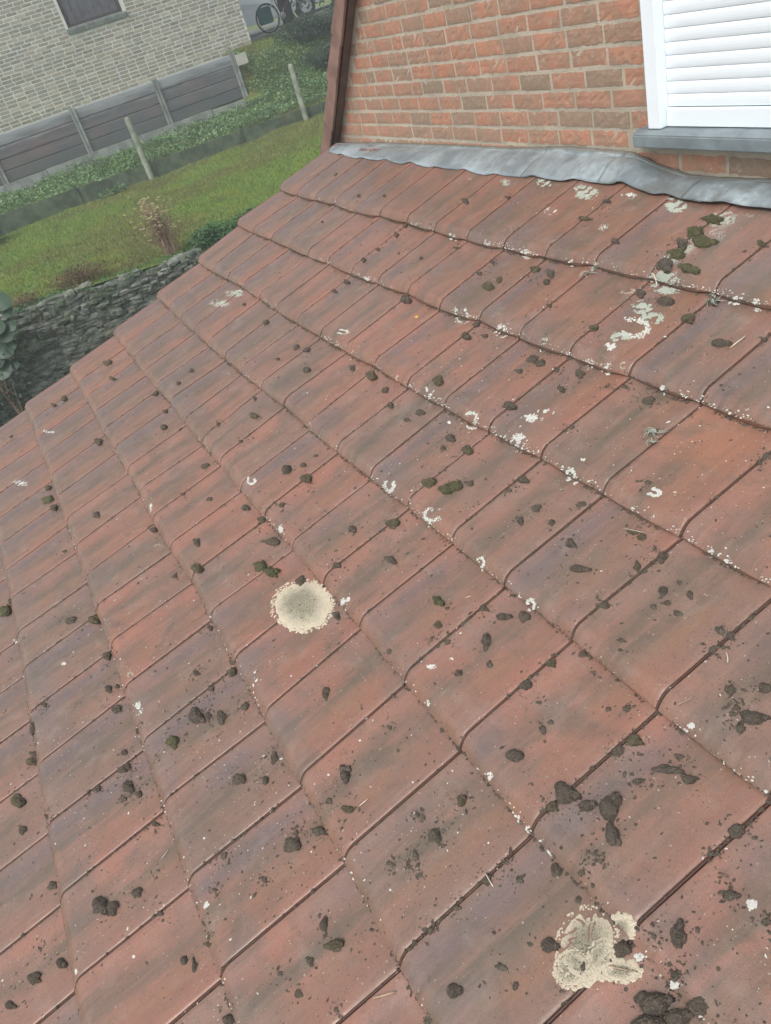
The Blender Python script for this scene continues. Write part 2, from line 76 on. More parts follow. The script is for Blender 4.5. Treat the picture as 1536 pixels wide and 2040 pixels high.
def link(name, data, parent=None, mw=None):
    o = bpy.data.objects.new(name, data); COL.objects.link(o)
    if parent is not None: o.parent = parent
    if mw is not None: o.matrix_basis = mw
    return o
def tag(o, label=None, cat=None, group=None, kind=None):
    if label: o['label'] = label
    if cat: o['category'] = cat
    if group: o['group'] = group
    if kind: o['kind'] = kind
    return o
def thing(name, label, cat, loc=(0, 0, 0), group=None):
    o = link(name, None); o.location = loc; o.empty_display_size = .1
    return tag(o, label, cat, group)

class MB:
    """collects boxes, tubes and prisms into one mesh"""
    def __init__(s): s.V = []; s.F = []
    def add(s, V, F):
        b = len(s.V); s.V += [tuple(v) for v in V]; s.F += [tuple(b+i for i in f) for f in F]; return s
    def box(s, lo, hi, m=None):
        x0, y0, z0 = lo; x1, y1, z1 = hi
        V = [(x0, y0, z0), (x1, y0, z0), (x1, y1, z0), (x0, y1, z0), (x0, y0, z1), (x1, y0, z1), (x1, y1, z1), (x0, y1, z1)]
        if m is not None: V = [m @ Vector(v) for v in V]
        return s.add(V, [(0, 3, 2, 1), (4, 5, 6, 7), (0, 1, 5, 4), (1, 2, 6, 5), (2, 3, 7, 6), (3, 0, 4, 7)])
    def tube(s, P, rad, n=8, cap=True):
        P = [Vector(p) for p in P]
        if not isinstance(rad, (list, tuple)): rad = [rad]*len(P)
        rings = []
        for i, p in enumerate(P):
            t = (P[min(i+1, len(P)-1)]-P[max(i-1, 0)]).normalized()
            a = t.orthogonal().normalized() if i == 0 else (rings_a - t*rings_a.dot(t)).normalized()
            rings_a = a; b = t.cross(a)
            rings.append([p+(a*math.cos(k*2*math.pi/n)+b*math.sin(k*2*math.pi/n))*rad[i] for k in range(n)])
        base = len(s.V)
        for r_ in rings: s.V += [tuple(v) for v in r_]
        for i in range(len(P)-1):
            for k in range(n):
                s.F.append((base+i*n+k, base+i*n+(k+1) % n, base+(i+1)*n+(k+1) % n, base+(i+1)*n+k))
        if cap:
            s.F.append(tuple(base+k for k in reversed(range(n)))); s.F.append(tuple(base+(len(P)-1)*n+k for k in range(n)))
        return s
    def prism(s, poly, axis, a, b):
        """poly of 2D points extruded along axis 'x','y' or 'z' from a to b"""
        n = len(poly)
        def mk(p, t): return {'x': (t, p[0], p[1]), 'y': (p[0], t, p[1]), 'z': (p[0], p[1], t)}[axis]
        V = [mk(p, a) for p in poly]+[mk(p, b) for p in poly]
        return s.add(V, [tuple(range(n)), tuple(reversed(range(n, 2*n)))]+[(i, n+i, n+(i+1) % n, (i+1) % n) for i in range(n)])
    def build(s, name, mat, parent=None, smooth=False, bevel=0, mw=None):
        me = bpy.data.meshes.new(name); me.from_pydata(s.V, [], s.F); me.update()
        bm = bmesh.new(); bm.from_mesh(me)
        if bevel: bmesh.ops.bevel(bm, geom=list(bm.edges), offset=bevel, segments=2, affect='EDGES', clamp_overlap=True)
        bmesh.ops.recalc_face_normals(bm, faces=list(bm.faces)); bm.to_mesh(me); bm.free()
        if smooth:
            for p in me.polygons: p.use_smooth = True
        if mat: me.materials.append(mat)
        return link(name, me, parent, mw)

# ------------------------------------------------------------------ materials
class M:
    def __init__(s, name, rough=0.7, spec=0.5):
        s.m = bpy.data.materials.new(name); s.m.use_nodes = True; s.t = s.m.node_tree; s.t.nodes.clear()
        s.o = s.t.nodes.new('ShaderNodeOutputMaterial'); s.b = s.t.nodes.new('ShaderNodeBsdfPrincipled')
        s.t.links.new(s.b.outputs[0], s.o.inputs[0]); s.b.inputs['Roughness'].default_value = rough
        s.b.inputs['Specular IOR Level'].default_value = spec
    def n(s, typ, **kw):
        nd = s.t.nodes.new('ShaderNode'+typ)
        for k, v in kw.items():
            if hasattr(nd, k): setattr(nd, k, v)
            else: s.set(nd.inputs[k.replace('_', ' ')], v)
        return nd
    def set(s, sock, v):
        if isinstance(v, bpy.types.NodeSocket): s.t.links.new(v, sock)
        elif isinstance(v, (tuple, list)) and sock.type == 'RGBA' and len(v) == 3: sock.default_value = (*v, 1)
        else: sock.default_value = v
    def math(s, op, a, b=0.0, c=0.0, clamp=False):
        nd = s.t.nodes.new('ShaderNodeMath'); nd.operation = op; nd.use_clamp = clamp
        s.set(nd.inputs[0], a); s.set(nd.inputs[1], b); s.set(nd.inputs[2], c); return nd.outputs[0]
    def mix(s, f, a, b, mode='MIX'):
        nd = s.t.nodes.new('ShaderNodeMix'); nd.data_type = 'RGBA'; nd.blend_type = mode
        s.set(nd.inputs[0], f); s.set(nd.inputs[6], a); s.set(nd.inputs[7], b); return nd.outputs[2]
    def ramp(s, f, stops, interp='LINEAR'):
        nd = s.t.nodes.new('ShaderNodeValToRGB'); nd.color_ramp.interpolation = interp; e = nd.color_ramp.elements
        while len(e) < len(stops): e.new(0.5)
        for i, (p, c) in enumerate(stops):
            e[i].position = p
            if not isinstance(c, (tuple, list)): c = (c, c, c)
            e[i].color = (*c, 1)
        s.set(nd.inputs[0], f); return nd.outputs[0]
    def sm(s, x, a, b):
        nd = s.t.nodes.new('ShaderNodeMapRange'); nd.interpolation_type = 'SMOOTHSTEP'
        s.set(nd.inputs[0], x); nd.inputs[1].default_value = a; nd.inputs[2].default_value = b; return nd.outputs[0]
    def bump_at(s, x, c, w):           # smooth bump centred on c
        return s.math('SUBTRACT', 1.0, s.sm(s.math('ABSOLUTE', s.math('SUBTRACT', x, c)), 0.0, w))
    def noise(s, vec, scale, detail=3, rough=.55, dist=0, dims='3D'):
        nd = s.t.nodes.new('ShaderNodeTexNoise'); nd.noise_dimensions = dims
        if vec is not None: s.set(nd.inputs['Vector'], vec)
        nd.inputs['Scale'].default_value = scale; nd.inputs['Detail'].default_value = detail
        nd.inputs['Roughness'].default_value = rough; nd.inputs['Distortion'].default_value = dist; return nd.outputs[0]
    def vmul(s, v, k):
        nd = s.t.nodes.new('ShaderNodeVectorMath'); nd.operation = 'MULTIPLY'; s.set(nd.inputs[0], v); nd.inputs[1].default_value = k; return nd.outputs[0]
    def pos(s): return s.n('NewGeometry').outputs['Position']
    def obj(s): return s.n('TexCoord').outputs['Object']
    def rnd(s): return s.math('FRACT', s.math('ADD', s.n('ObjectInfo').outputs['Random'], s.n('NewGeometry').outputs['Random Per Island']))
    def bump(s, h, strength=.5, dist=.01):
        nd = s.t.nodes.new('ShaderNodeBump'); nd.inputs['Strength'].default_value = strength; nd.inputs['Distance'].default_value = dist
        s.set(nd.inputs['Height'], h); s.t.links.new(nd.outputs[0], s.b.inputs['Normal'])
    def col(s, c): s.set(s.b.inputs['Base Color'], c); return s
    def rough(s, c): s.set(s.b.inputs['Roughness'], c); return s

def simple(name, c, rough=.6, var=.25, scale=8, bump=.3, bscale=60, spec=.4, bdist=.004):
    m = M(name, rough, spec); p = m.pos(); n = m.noise(p, scale, 4)
    m.col(m.mix(m.sm(n, .3, .7), tuple(x*(1-var) for x in c), tuple(min(1, x*(1+var)) for x in c)))
    if bump: m.bump(m.noise(p, bscale, 3), bump, bdist)
    return m.m

def make_tile_mat():
    m = M('clay_tile', .55, .55); p = m.pos()
    uv = m.n('TexCoord').outputs['UV']; sp = m.n('SeparateXYZ', Vector=uv); u, v = sp.outputs[0], sp.outputs[1]
    rn = m.n('ObjectInfo').outputs['Random']
    r2 = m.math('FRACT', m.math('MULTIPLY', rn, 17.3)); r3 = m.math('FRACT', m.math('MULTIPLY', rn, 41.7)); r4 = m.math('FRACT', m.math('MULTIPLY', rn, 93.1))
    streak = m.noise(m.vmul(p, (9, 1.6, 1.6)), 3.0, 4, .6)
    cloud = m.noise(p, 2.4, 4, .6); fine = m.noise(p, 26, 5, .65); wob = m.math('MULTIPLY', m.math('SUBTRACT', m.noise(p, 7, 3), .5), .16)
    uw = m.math('ADD', u, wob)
    red = m.mix(r2, (.300, .118, .078), (.270, .124, .086))
    pink = (.225, .128, .096)
    c = m.mix(m.sm(m.math('ADD', cloud, m.math('MULTIPLY', m.math('SUBTRACT', r3, .5), .25)), .36, .64), red, pink)
    # the wall side of the roof is sheltered and stays redder
    sepp = m.n('SeparateXYZ', Vector=p); py = sepp.outputs[1]; px = sepp.outputs[0]
    shelter = m.math('MULTIPLY', m.sm(m.math('ADD', py, m.math('MULTIPLY', m.math('SUBTRACT', px, 4.0), .10)), -1.1, -.1), .8)
    c = m.mix(shelter, c, m.mix(m.sm(fine, .3, .7), (.250, .096, .062), (.195, .100, .072)))
    # algae band along the pan, purple fired patch near the left lap, tan ridge
    algae = m.math('MULTIPLY', m.bump_at(uw, .47, .30), m.math('MULTIPLY', m.sm(streak, .32, .58), m.math('ADD', .62, m.math('MULTIPLY', r3, .36))))
    c = m.mix(algae, c, (.118, .092, .066))
    tan_ = m.math('MULTIPLY', m.bump_at(uw, .70, .20), m.math('MULTIPLY', m.sm(streak, .35, .7), .60))
    c = m.mix(tan_, c, (.270, .135, .074))
    purp = m.math('MULTIPLY', m.bump_at(uw, .20, .22), m.math('MULTIPLY', m.sm(m.math('ADD', m.math('ADD', cloud, m.math('MULTIPLY', r4, .30)), m.math('MULTIPLY', m.sm(m.math('ADD', px, m.math('MULTIPLY', py, .35)), 2.2, .2), .16)), .55, .82), .9))
    c = m.mix(purp, c, m.mix(r2, (.138, .100, .098), (.122, .096, .098)))
    head = m.math('MULTIPLY', m.sm(v, .55, 1.0), m.math('MULTIPLY', m.sm(cloud, .4, .6), .25))
    c = m.mix(head, c, (.26, .12, .09))
    lower = m.math('MULTIPLY', m.math('MULTIPLY', m.bump_at(v, .16, .30), m.sm(m.noise(p, 5, 3), .40, .62)), m.math('MULTIPLY', r4, .55))
    c = m.mix(lower, c, (.175, .140, .132))
    nose = m.math('SUBTRACT', 1.0, m.sm(v, .02, .13))
    c = m.mix(m.math('MULTIPLY', nose, m.math('MULTIPLY', m.sm(m.noise(m.vmul(p, (3, 1, 1)), 6, 3), .35, .6), .5)), c, (.195, .098, .060))
    # rust-orange stain in course three
    d = m.n('VectorMath', operation='DISTANCE'); m.set(d.inputs[0], p); d.inputs[1].default_value = tuple(STAIN)
    st = m.math('MULTIPLY', m.math('SUBTRACT', 1, m.sm(m.math('ADD', d.outputs['Value'], m.math('MULTIPLY', wob, .9)), .03, .17)), .75)
    c = m.mix(m.math('MULTIPLY', st, .75), c, (.340, .120, .055))
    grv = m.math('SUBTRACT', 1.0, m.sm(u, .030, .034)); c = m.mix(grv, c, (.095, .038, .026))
    bl = m.noise(p, 5.5, 3, .6, .6)
    c = m.mix(m.math('MULTIPLY', m.sm(bl, .50, .70), .55), c, (.125, .093, .070))
    dr = m.noise(m.vmul(p, (34, 3.5, 3.5)), 1.0, 3, .6)
    c = m.mix(m.math('MULTIPLY', m.math('MULTIPLY', m.sm(dr, .52, .70), m.math('SUBTRACT', 1, m.sm(v, .05, .55))), .50), c, (.100, .074, .056))
    # grime, fine soot and pale film
    c = m.mix(m.math('MULTIPLY', m.sm(fine, .52, .72), .34), c, (.095, .075, .058))
    c = m.mix(m.math('MULTIPLY', m.sm(m.noise(p, 60, 4, .7), .60, .74), .35), c, (.070, .055, .045))
    c = m.mix(m.math('MULTIPLY', m.sm(m.noise(p, 11, 5, .7), .5, .75), .22), c, (.36, .30, .26))
    vo = m.n('TexVoronoi', Scale=165.0); m.set(vo.inputs['Vector'], p)
    sel = m.n('SeparateXYZ', Vector=vo.outputs['Color'])
    spk = m.math('MULTIPLY', m.math('LESS_THAN', vo.outputs['Distance'], m.math('MULTIPLY', sel.outputs[1], .36)), m.math('GREATER_THAN', sel.outputs[0], .80))
    c = m.mix(m.math('MULTIPLY', spk, .72), c, m.mix(m.math('GREATER_THAN', sel.outputs[2], .72), (.060, .045, .035), (.42, .37, .31)))
    gr = m.noise(p, 520, 2, .7); c = m.mix(m.math('MULTIPLY', m.sm(gr, .52, .68), .55), c, (.080, .060, .045)); c = m.mix(m.math('MULTIPLY', m.sm(gr, .44, .28), .32), c, (.40, .27, .21))
    su = m.n('CombineXYZ', X=m.math('MULTIPLY', u, 26.0), Y=m.math('MULTIPLY', v, 2.2), Z=m.math('MULTIPLY', rn, 50.0))
    stri = m.noise(su.outputs[0], 1.0, 4, .6)
    c = m.mix(m.math('MULTIPLY', m.sm(stri, .50, .72), .35), c, (.140, .108, .086)); c = m.mix(m.math('MULTIPLY', m.sm(stri, .50, .28), .22), c, (.300, .180, .135))
    hsv = m.n('HueSaturation', Saturation=.94, Value=1.0, Color=c); hsv.inputs['Hue'].default_value = .503
    m.col(hsv.outputs[0])
    m.rough(m.ramp(m.noise(p, 14, 4), [(.3, .30), (.7, .50)]))
    h = m.math('ADD', m.math('MULTIPLY', fine, .6), m.math('MULTIPLY', m.noise(p, 140, 3), .4))
    h = m.math('ADD', h, m.math('MULTIPLY', m.noise(p, 9, 2), 1.5))
    m.bump(h, .35, .004)
    return m.m

def make_brick_mat(name, stops, dirt=(.13, .11, .085), bs=120, bd=.004, pale=(.42, .33, .26)):
    m = M(name, .82, .3); p = m.pos(); r = m.rnd()
    c = m.ramp(r, stops, 'LINEAR')
    n1 = m.noise(p, 12, 4, .6); n2 = m.noise(p, 45, 5, .7)
    c = m.mix(m.math('MULTIPLY', m.sm(n1, .42, .62), .60), c, dirt)
    c = m.mix(m.math('MULTIPLY', m.sm(m.noise(p, 4.5, 4, .6), .48, .68), .28), c, dirt)
    c = m.mix(m.math('MULTIPLY', m.sm(n2, .50, .68), .45), c, pale)
    m.col(c); m.bump(m.math('ADD', n2, m.noise(p, bs, 3)), .6, bd); return m.m

def make_mortar(name, c1, c2):
    m = M(name, .9, .25); p = m.pos()
    c = m.mix(m.sm(m.noise(p, 6, 4), .35, .65), c1, c2)
    c = m.mix(m.math('MULTIPLY', m.sm(m.noise(p, 40, 4, .7), .55, .7), .5), c, tuple(x*.5 for x in c1))
    m.col(c); m.bump(m.noise(p, 90, 4, .7), .8, .006); return m.m

def make_lead():
    m = M('lead', .42, .5); p = m.pos(); m.b.inputs['Metallic'].default_value = .35
    n = m.noise(m.vmul(p, (2.4, 1.5, 1.5)), 3, 5, .6); n2 = m.noise(p, 22, 5, .65)
    c = m.mix(m.sm(n, .36, .64), (.210, .250, .272), (.390, .455, .480))
    c = m.mix(m.math('MULTIPLY', m.sm(n2, .48, .68), .5), c, (.17, .185, .17)); c = m.mix(m.math('MULTIPLY', m.sm(m.noise(p, 4, 3), .5, .62), .5), c, (.30, .34, .35))
    z = m.n('SeparateXYZ', Vector=m.n('TexCoord').outputs['UV']).outputs[1]
    c = m.mix(m.math('MULTIPLY', m.sm(m.math('ADD', z, m.math('MULTIPLY', n2, .3)), .78, 1.05), .8), c, (.20, .195, .165))
    xx = m.n('SeparateXYZ', Vector=p).outputs[0]; st = m.math('MULTIPLY', m.sm(xx, 2.45, 2.75), m.sm(m.noise(p, 9, 4, .6), .38, .60)); c = m.mix(m.math('MULTIPLY', st, .75), c, (.150, .160, .150))
    m.col(c); m.rough(m.ramp(n2, [(.3, .34), (.7, .62)])); m.bump(m.math('ADD', n2, m.math('MULTIPLY', m.noise(p, 7, 3), 3)), .35, .006); return m.m

def make_moss(name, a, b, tip):
    m = M(name, .95, .15); p = m.pos(); n = m.noise(p, 55, 4, .7); f = m.noise(p, 420, 3, .8)
    c = m.mix(m.sm(n, .35, .65), a, b); c = m.mix(m.math('MULTIPLY', m.sm(f, .50, .66), .8), c, tip); c = m.mix(m.math('MULTIPLY', m.sm(m.noise(p, 900, 2, .6), .62, .70), .6), c, (.45, .42, .36))
    m.col(c); m.bump(m.math('ADD', f, m.math('MULTIPLY', n, 2)), 1.0, .006); return m.m

def make_lichen(name, pale, grey, center=True):
    m = M(name, .9, .2); p = m.pos(); f = m.noise(p, 260, 4, .75); n = m.noise(p, 30, 4, .6)
    if center:
        uv = m.n('SeparateXYZ', Vector=m.n('TexCoord').outputs['UV']); rr = uv.outputs[0]
        k = m.math('SUBTRACT', 1, m.sm(m.math('ADD', rr, m.math('MULTIPLY', m.math('SUBTRACT', n, .5), .5)), .30, .92))
        c = m.mix(m.math('MULTIPLY', k, .8), pale, grey)
        k2 = m.math('MULTIPLY', m.math('ADD', .25, m.math('MULTIPLY', k, .75)), m.sm(f, .50, .62))
        c = m.mix(m.math('MULTIPLY', k2, .85), c, (.060, .058, .042))
    else:
        c = m.mix(m.math('MULTIPLY', m.sm(f, .52, .66), .6), pale, grey)
    m.col(c); m.bump(m.math('ADD', f, n), 1.0, .004); return m.m

def make_leaf(name, a, b, c_, rough=.55, trans=.25, scale=2.0):
    m = M(name, rough, .35); r = m.n('NewGeometry').outputs['Random Per Island']
    c = m.ramp(r, [(0, a), (.5, b), (1, c_)]); p = m.pos()
    c = m.mix(m.math('MULTIPLY', m.sm(m.noise(p, scale, 3), .4, .65), .5), c, tuple(x*.55 for x in a))
    m.col(c)
    if trans:
        tr = m.n('BsdfTranslucent'); m.set(tr.inputs[0], c); ms = m.n('MixShader'); ms.inputs[0].default_value = trans
        m.t.links.new(m.b.outputs[0], ms.inputs[1]); m.t.links.new(tr.outputs[0], ms.inputs[2]); m.t.links.new(ms.outputs[0], m.o.inputs[0])
    return m.m

def make_lawn(name='lawn', blade=False):
    m = M(name, .85, .25); p = m.pos()
    big = m.noise(m.vmul(p, (1, .55, 1)), .75, 3, .55); mid = m.noise(p, 3.5, 4, .6); fi = m.noise(p, 45, 4, .7)
    c = m.mix(m.sm(big, .44, .60), (.160, .250, .045), (.160, .165, .052))
    c = m.mix(m.math('MULTIPLY', m.sm(mid, .5, .7), .7), c, (.270, .270, .060))
    c = m.mix(m.math('MULTIPLY', m.sm(m.noise(p, 1.6, 4, .6), .54, .68), .6), c, (.125, .105, .055))
    c = m.mix(m.math('MULTIPLY', m.sm(fi, .45, .65), .45), c, (.065, .100, .030))
    cl = m.noise(p, 15, 3, .7); c = m.mix(m.math('MULTIPLY', m.sm(cl, .50, .66), .60), c, (.055, .085, .025)); c = m.mix(m.math('MULTIPLY', m.sm(cl, .42, .30), .50), c, (.290, .330, .090))
    if blade:
        r = m.n('NewGeometry').outputs['Random Per Island']; c = m.mix(m.math('MULTIPLY', m.sm(r, .2, 1.0), .45), c, (.30, .36, .12))
    m.col(c)
    if not blade: m.bump(m.math('ADD', fi, mid), 1.0, .03)
    return m.m

# ------------------------------------------------------------------ roof maths (tile profile and surface)
nR = Vector((0, -math.sin(TH), math.cos(TH)))
def tile_top(u, v):
    """height of the tile face above the roof plane; u across 0..1, v metres up from the tail"""
    v_ = np.maximum(v, 0); k = v_/TG
    base = TT*(1-k)
    x = np.clip(v_/.040, 0, 1)
    nose = .30+.70*(1-(1-x)**1.7)
    wave = -(.0035+.0085*k)*np.sin(math.pi*u)**2 + .0022*np.cos(4*math.pi*u+.6)*np.clip(v_/.05, 0, 1)
    return base*nose+wave
TILE = {}
def tile_corners(r, c):
    if (r, c) not in TILE:
        A, B, D, E = (Vector(KC[r][c+1]), Vector(KC[r][c+2]), Vector(KC[r-1][c+1]), Vector(KC[r-1][c+2]))
        x = ((B-A)+(E-D)).normalized(); y = ((D-A)+(E-B)); y = (y-x*y.dot(x)).normalized()
        TILE[(r, c)] = (A, B, D, E, x, y, x.cross(y))
    return TILE[(r, c)]
def tile_point(T, u, v, h):
    A, B, D, E, x, y, z = T; t = v/TG
    return (A*(1-u)+B*u)*(1-t)+(D*(1-u)+E*u)*t+z*h
def surf(c, rho, lift=0.0):
    r = max(1, min(11, math.ceil(rho))); ci = max(0, min(20, math.floor(c)))
    u = c-ci; v = (r-rho)*TG
    return tile_point(tile_corners(r, ci), u, v, float(tile_top(np.float64(u), np.float64(v)))+lift)
def surf_n(c, rho):
    T = tile_corners(max(1, min(11, math.ceil(rho))), max(0, min(20, math.floor(c))))
    return T[6], T[4], T[5]
STAIN = surf(14.53, 2.245)

MAT = {}
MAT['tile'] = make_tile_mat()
MAT['lead'] = make_lead()
MAT['brick'] = make_brick_mat('red_brick', [(0, (.400, .190, .122)), (.35, (.440, .215, .138)), (.65, (.375, .198, .132)), (.88, (.330, .205, .142)), (.97, (.275, .198, .140)), (1, (.255, .195, .140))], dirt=(.265, .200, .145), pale=(.46, .36, .28))
MAT['mortar'] = make_mortar('mortar', (.470, .415, .330), (.380, .335, .265))
MAT['fbrick'] = make_brick_mat('grey_brick', [(0, (.210, .218, .198)), (.25, (.262, .270, .248)), (.5, (.172, .182, .172)), (.62, (.310, .300, .250)), (.8, (.400, .395, .345)), (.9, (.250, .215, .175)), (1, (.160, .165, .150))], dirt=(.30, .27, .19), bs=60, pale=(.42, .40, .33))
MAT['fmortar'] = make_mortar('pale_mortar', (.600, .635, .590), (.510, .520, .455))
MAT['pvc'] = simple('white_pvc', (.80, .87, .91), .35, .02, 3, .05, 30, .5)
MAT['slate'] = simple('blue_stone', (.180, .215, .230), .55, .22, 9, .4, 70)
MAT['verge'] = simple('verge_clay', (.225, .135, .110), .55, .25, 10, .4, 50)
MAT['concrete'] = simple('old_concrete', (.220, .240, .225), .85, .28, 5, .6, 60, .3)
MAT['mossconc'] = simple('mossy_concrete', (.085, .110, .072), .9, .35, 6, .7, 60, .2)
MAT['slabs'] = None
MAT['darkwood'] = simple('dark_wood', (.052, .042, .045), .7, .3, 10, .4, 80, .3)
MAT['stem'] = simple('dry_stem', (.330, .235, .165), .85, .35, 20, 0)
MAT['seed'] = simple('seed_head', (.480, .440, .240), .9, .3, 30, 0)
MAT['straw'] = simple('straw', (.520, .460, .370), .8, .25, 30, 0)
MAT['soil'] = simple('soil', (.055, .048, .034), .95, .35, 8, .9, 40, .1, .02)
MAT['moss0'] = make_moss('moss_dark', (.088, .073, .058), (.150, .125, .100), (.300, .260, .205))
MAT['moss1'] = make_moss('moss_olive', (.100, .084, .054), (.160, .134, .088), (.270, .235, .155))
MAT['moss2'] = make_moss('moss_brown', (.095, .076, .058), (.145, .118, .092), (.250, .210, .165))
MAT['moss3'] = make_moss('moss_green', (.080, .078, .042), (.135, .130, .066), (.240, .235, .135))
MAT['lich0'] = make_lichen('lichen_cream', (.620, .550, .420), (.260, .245, .175))
MAT['lich1'] = make_lichen('lichen_white', (.640, .640, .590), (.330, .330, .290), False)
MAT['lich2'] = make_lichen('lichen_grey_green', (.430, .470, .395), (.230, .260, .210), False)
MAT['lich3'] = make_lichen('lichen_ring', (.480, .430, .330), (.260, .220, .160), False)
MAT['lich4'] = make_lichen('lichen_white_crust', (.620, .630, .570), (.300, .300, .250), False)
MAT['lawn'] = make_lawn(); MAT['blade'] = make_lawn('grass_blade', True)
MAT['weed'] = make_leaf('weed_leaf', (.100, .190, .085), (.170, .290, .125), (.300, .420, .210))
MAT['bush'] = make_leaf('bush_leaf', (.040, .070, .050), (.065, .100, .065), (.100, .135, .085))
MAT['tree'] = make_leaf('tree_leaf', (.035, .100, .060), (.060, .145, .080), (.110, .215, .120))
MAT['fern'] = make_leaf('fern_leaf', (.060, .145, .065), (.095, .205, .085), (.150, .270, .110))
MAT['bigleaf'] = make_leaf('big_leaf', (.030, .070, .040), (.045, .090, .052), (.085, .120, .090), .4, .15)
MAT['redshrub'] = make_leaf('brown_shrub_leaf', (.130, .080, .050), (.180, .110, .070), (.150, .150, .065))

# ================================================================== TILED ROOF
def tile_meshes():
    L = TG*1.36
    g = .0086/TW
    us = [0, .0003/TW, .0026/TW, .0029/TW, .0047/TW, .0050/TW, .0078/TW, g, .0115/TW]+list(np.linspace(.09, .93, 13))+[.968, .990, .9985]
    depth = [-.0085, -.0085, -.0085, -.003, -.003, -.0085, -.0085, -.0012, 0]+[0]*13+[0, -.0004, -.002]
    vs = [.0, .0015, .005, .011, .019, .028, .037, .046, .058, .09]+list(np.linspace(.14, L, 5))
    out = {}
    for kind in ('tile', 'verge'):
        for k in range(3):
            rs = random.Random(k*7+11)
            c_seed = rs.uniform(0, 9); bow = rs.uniform(-.0012, .0012); tw = rs.uniform(-.0015, .0015)
            V = []; UV = []; nu = len(us); nv = len(vs)
            def add(u, v, z, vv=None): V.append((u*TW, v, z)); UV.append((u, (v if vv is None else vv)/TG))
            # underside lip of the tail (row 0), then face rows
            for u, d in zip(us, depth):
                zb = float(tile_top(np.float64(u), np.float64(TG)))+.0055
                add(u, .06, zb+.003, 0)
            for u, d in zip(us, depth):
                zb = float(tile_top(np.float64(u), np.float64(TG)))+.0055
                add(u, .0005, zb, 0)
            for v in vs:
                for u, d in zip(us, depth):
                    dd = d if kind == 'tile' else (0 if u < .05 else d)
                    z = float(tile_top(np.float64(u), np.float64(v)))+dd+bow*math.sin(math.pi*u)+tw*(u-.5)*(v/TG)
                    if v == 0: z = max(z, float(tile_top(np.float64(u), np.float64(TG)))+.0075)
                    # slightly irregular tail line
                    add(u, v+(.0022*noise.noise(Vector((u*9, k*3.3+c_seed, 0))) if v < .05 else 0), z+(.0010*noise.noise(Vector((u*14, v*30, k*2.0))) if v < .06 else 0))
            rows = nv+2
            F = []
            for j in range(rows-1):
                for i in range(nu-1):
                    a = j*nu+i; F.append((a, a+1, a+nu+1, a+nu))
            # right side skirt
            b = len(V)
            for j in range(rows):
                x, y, z = V[j*nu+nu-1]; V.append((TW-.0002, y, z-.009)); UV.append((.02, y/TG))
            for j in range(rows-1): F.append((j*nu+nu-1, b+j, b+j+1, (j+1)*nu+nu-1))
            b2 = len(V)
            for j in range(rows): x, y, z = V[j*nu+nu-1]; V.append((TW+.012, y+.004, z-.0098)); UV.append((.02, y/TG))
            for j in range(rows-1): F.append((b+j, b2+j, b2+j+1, b+j+1))
            b = len(V)
            for j in range(rows):
                x, y, z = V[j*nu]; V.append((-.0002 if kind == 'tile' else -.006, y, z-(.016 if kind == 'tile' else .045))); UV.append((.3, y/TG))
            for j in range(rows-1): F.append((j*nu, (j+1)*nu, b+j+1, b+j))
            out[(kind, k)] = (V, F, UV)
    return out

roof = thing('tiled_roof', 'lean-to roof of red-brown clay tiles spotted with moss, below the lead flashing', 'roof')
TM = tile_meshes()
rt = random.Random(3)
for r in range(1, 12):
    for c in range(0, 20):
        T = tile_corners(r, c); V, F, UV = TM[('verge' if c == 0 else 'tile', rt.randrange(3))]
        jx, jy, jz, jr = rt.uniform(-.0006, .0006), rt.uniform(-.002, .002), rt.uniform(-.0006, .0008), rt.uniform(-.0012, .0012)
        W_ = [tile_point(T, (x+jx)/TW, y+jy+jr*(x/TW-.5), z+jz)-T[0] for x, y, z in V]
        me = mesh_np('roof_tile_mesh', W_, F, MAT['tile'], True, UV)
        bm = bmesh.new(); bm.from_mesh(me)
        for e in bm.edges:
            if len(e.link_faces) == 2 and e.calc_face_angle(0) > R(38): e.smooth = False
        bm.to_mesh(me); bm.free()
        link('roof_tile', me, roof, Matrix.Translation(T[0]))
# timber deck and masonry under the tiles
def rp(c, rho, h): 
    ci = max(-1, min(20, int(math.floor(c)))); ri = max(0, min(10, int(math.floor(rho))))
    a = Vector(KC[ri][ci+1]).lerp(Vector(KC[ri][min(ci+2, 22)]), c-ci); b = Vector(KC[ri+1][ci+1]).lerp(Vector(KC[ri+1][min(ci+2, 22)]), c-ci)
    return a.lerp(b, rho-ri)+nR*h
cs = [0.05]+list(range(1, 20)); rs_ = [0, 1, 2, 3, 4, 5, 6, 7, 8, 9, 10, 10.9]
V = [rp(c, q, -.045) for q in rs_ for c in cs]+[rp(c, q, -.075) for q in rs_ for c in cs]
nc = len(cs); n1 = nc*len(rs_); F = []
for j in range(len(rs_)-1):
    for i in range(nc-1):
        a = j*nc+i; F += [(a, a+1, a+nc+1, a+nc), (n1+a, n1+a+nc, n1+a+nc+1, n1+a+1)]
for j in range(len(rs_)-1): a = j*nc; F.append((a, a+nc, n1+a+nc, n1+a))
link('roof_boarding', mesh_np('roof_boarding', V, F, MAT['darkwood']), roof)

# ================================================================== RED BRICK HOUSE (gable wall, window, sill, verge, flashing)
house = thing('brick_house', 'red brick gable wall with white roller shutter rising above the tiled roof', 'house', (2.0, .23, 0))
house.location = (0, 0, 0)
WY = .23
RZ = lambda z: -.372+.985*(z-.023)            # x of the raking verge at height z
ZT = 3.2
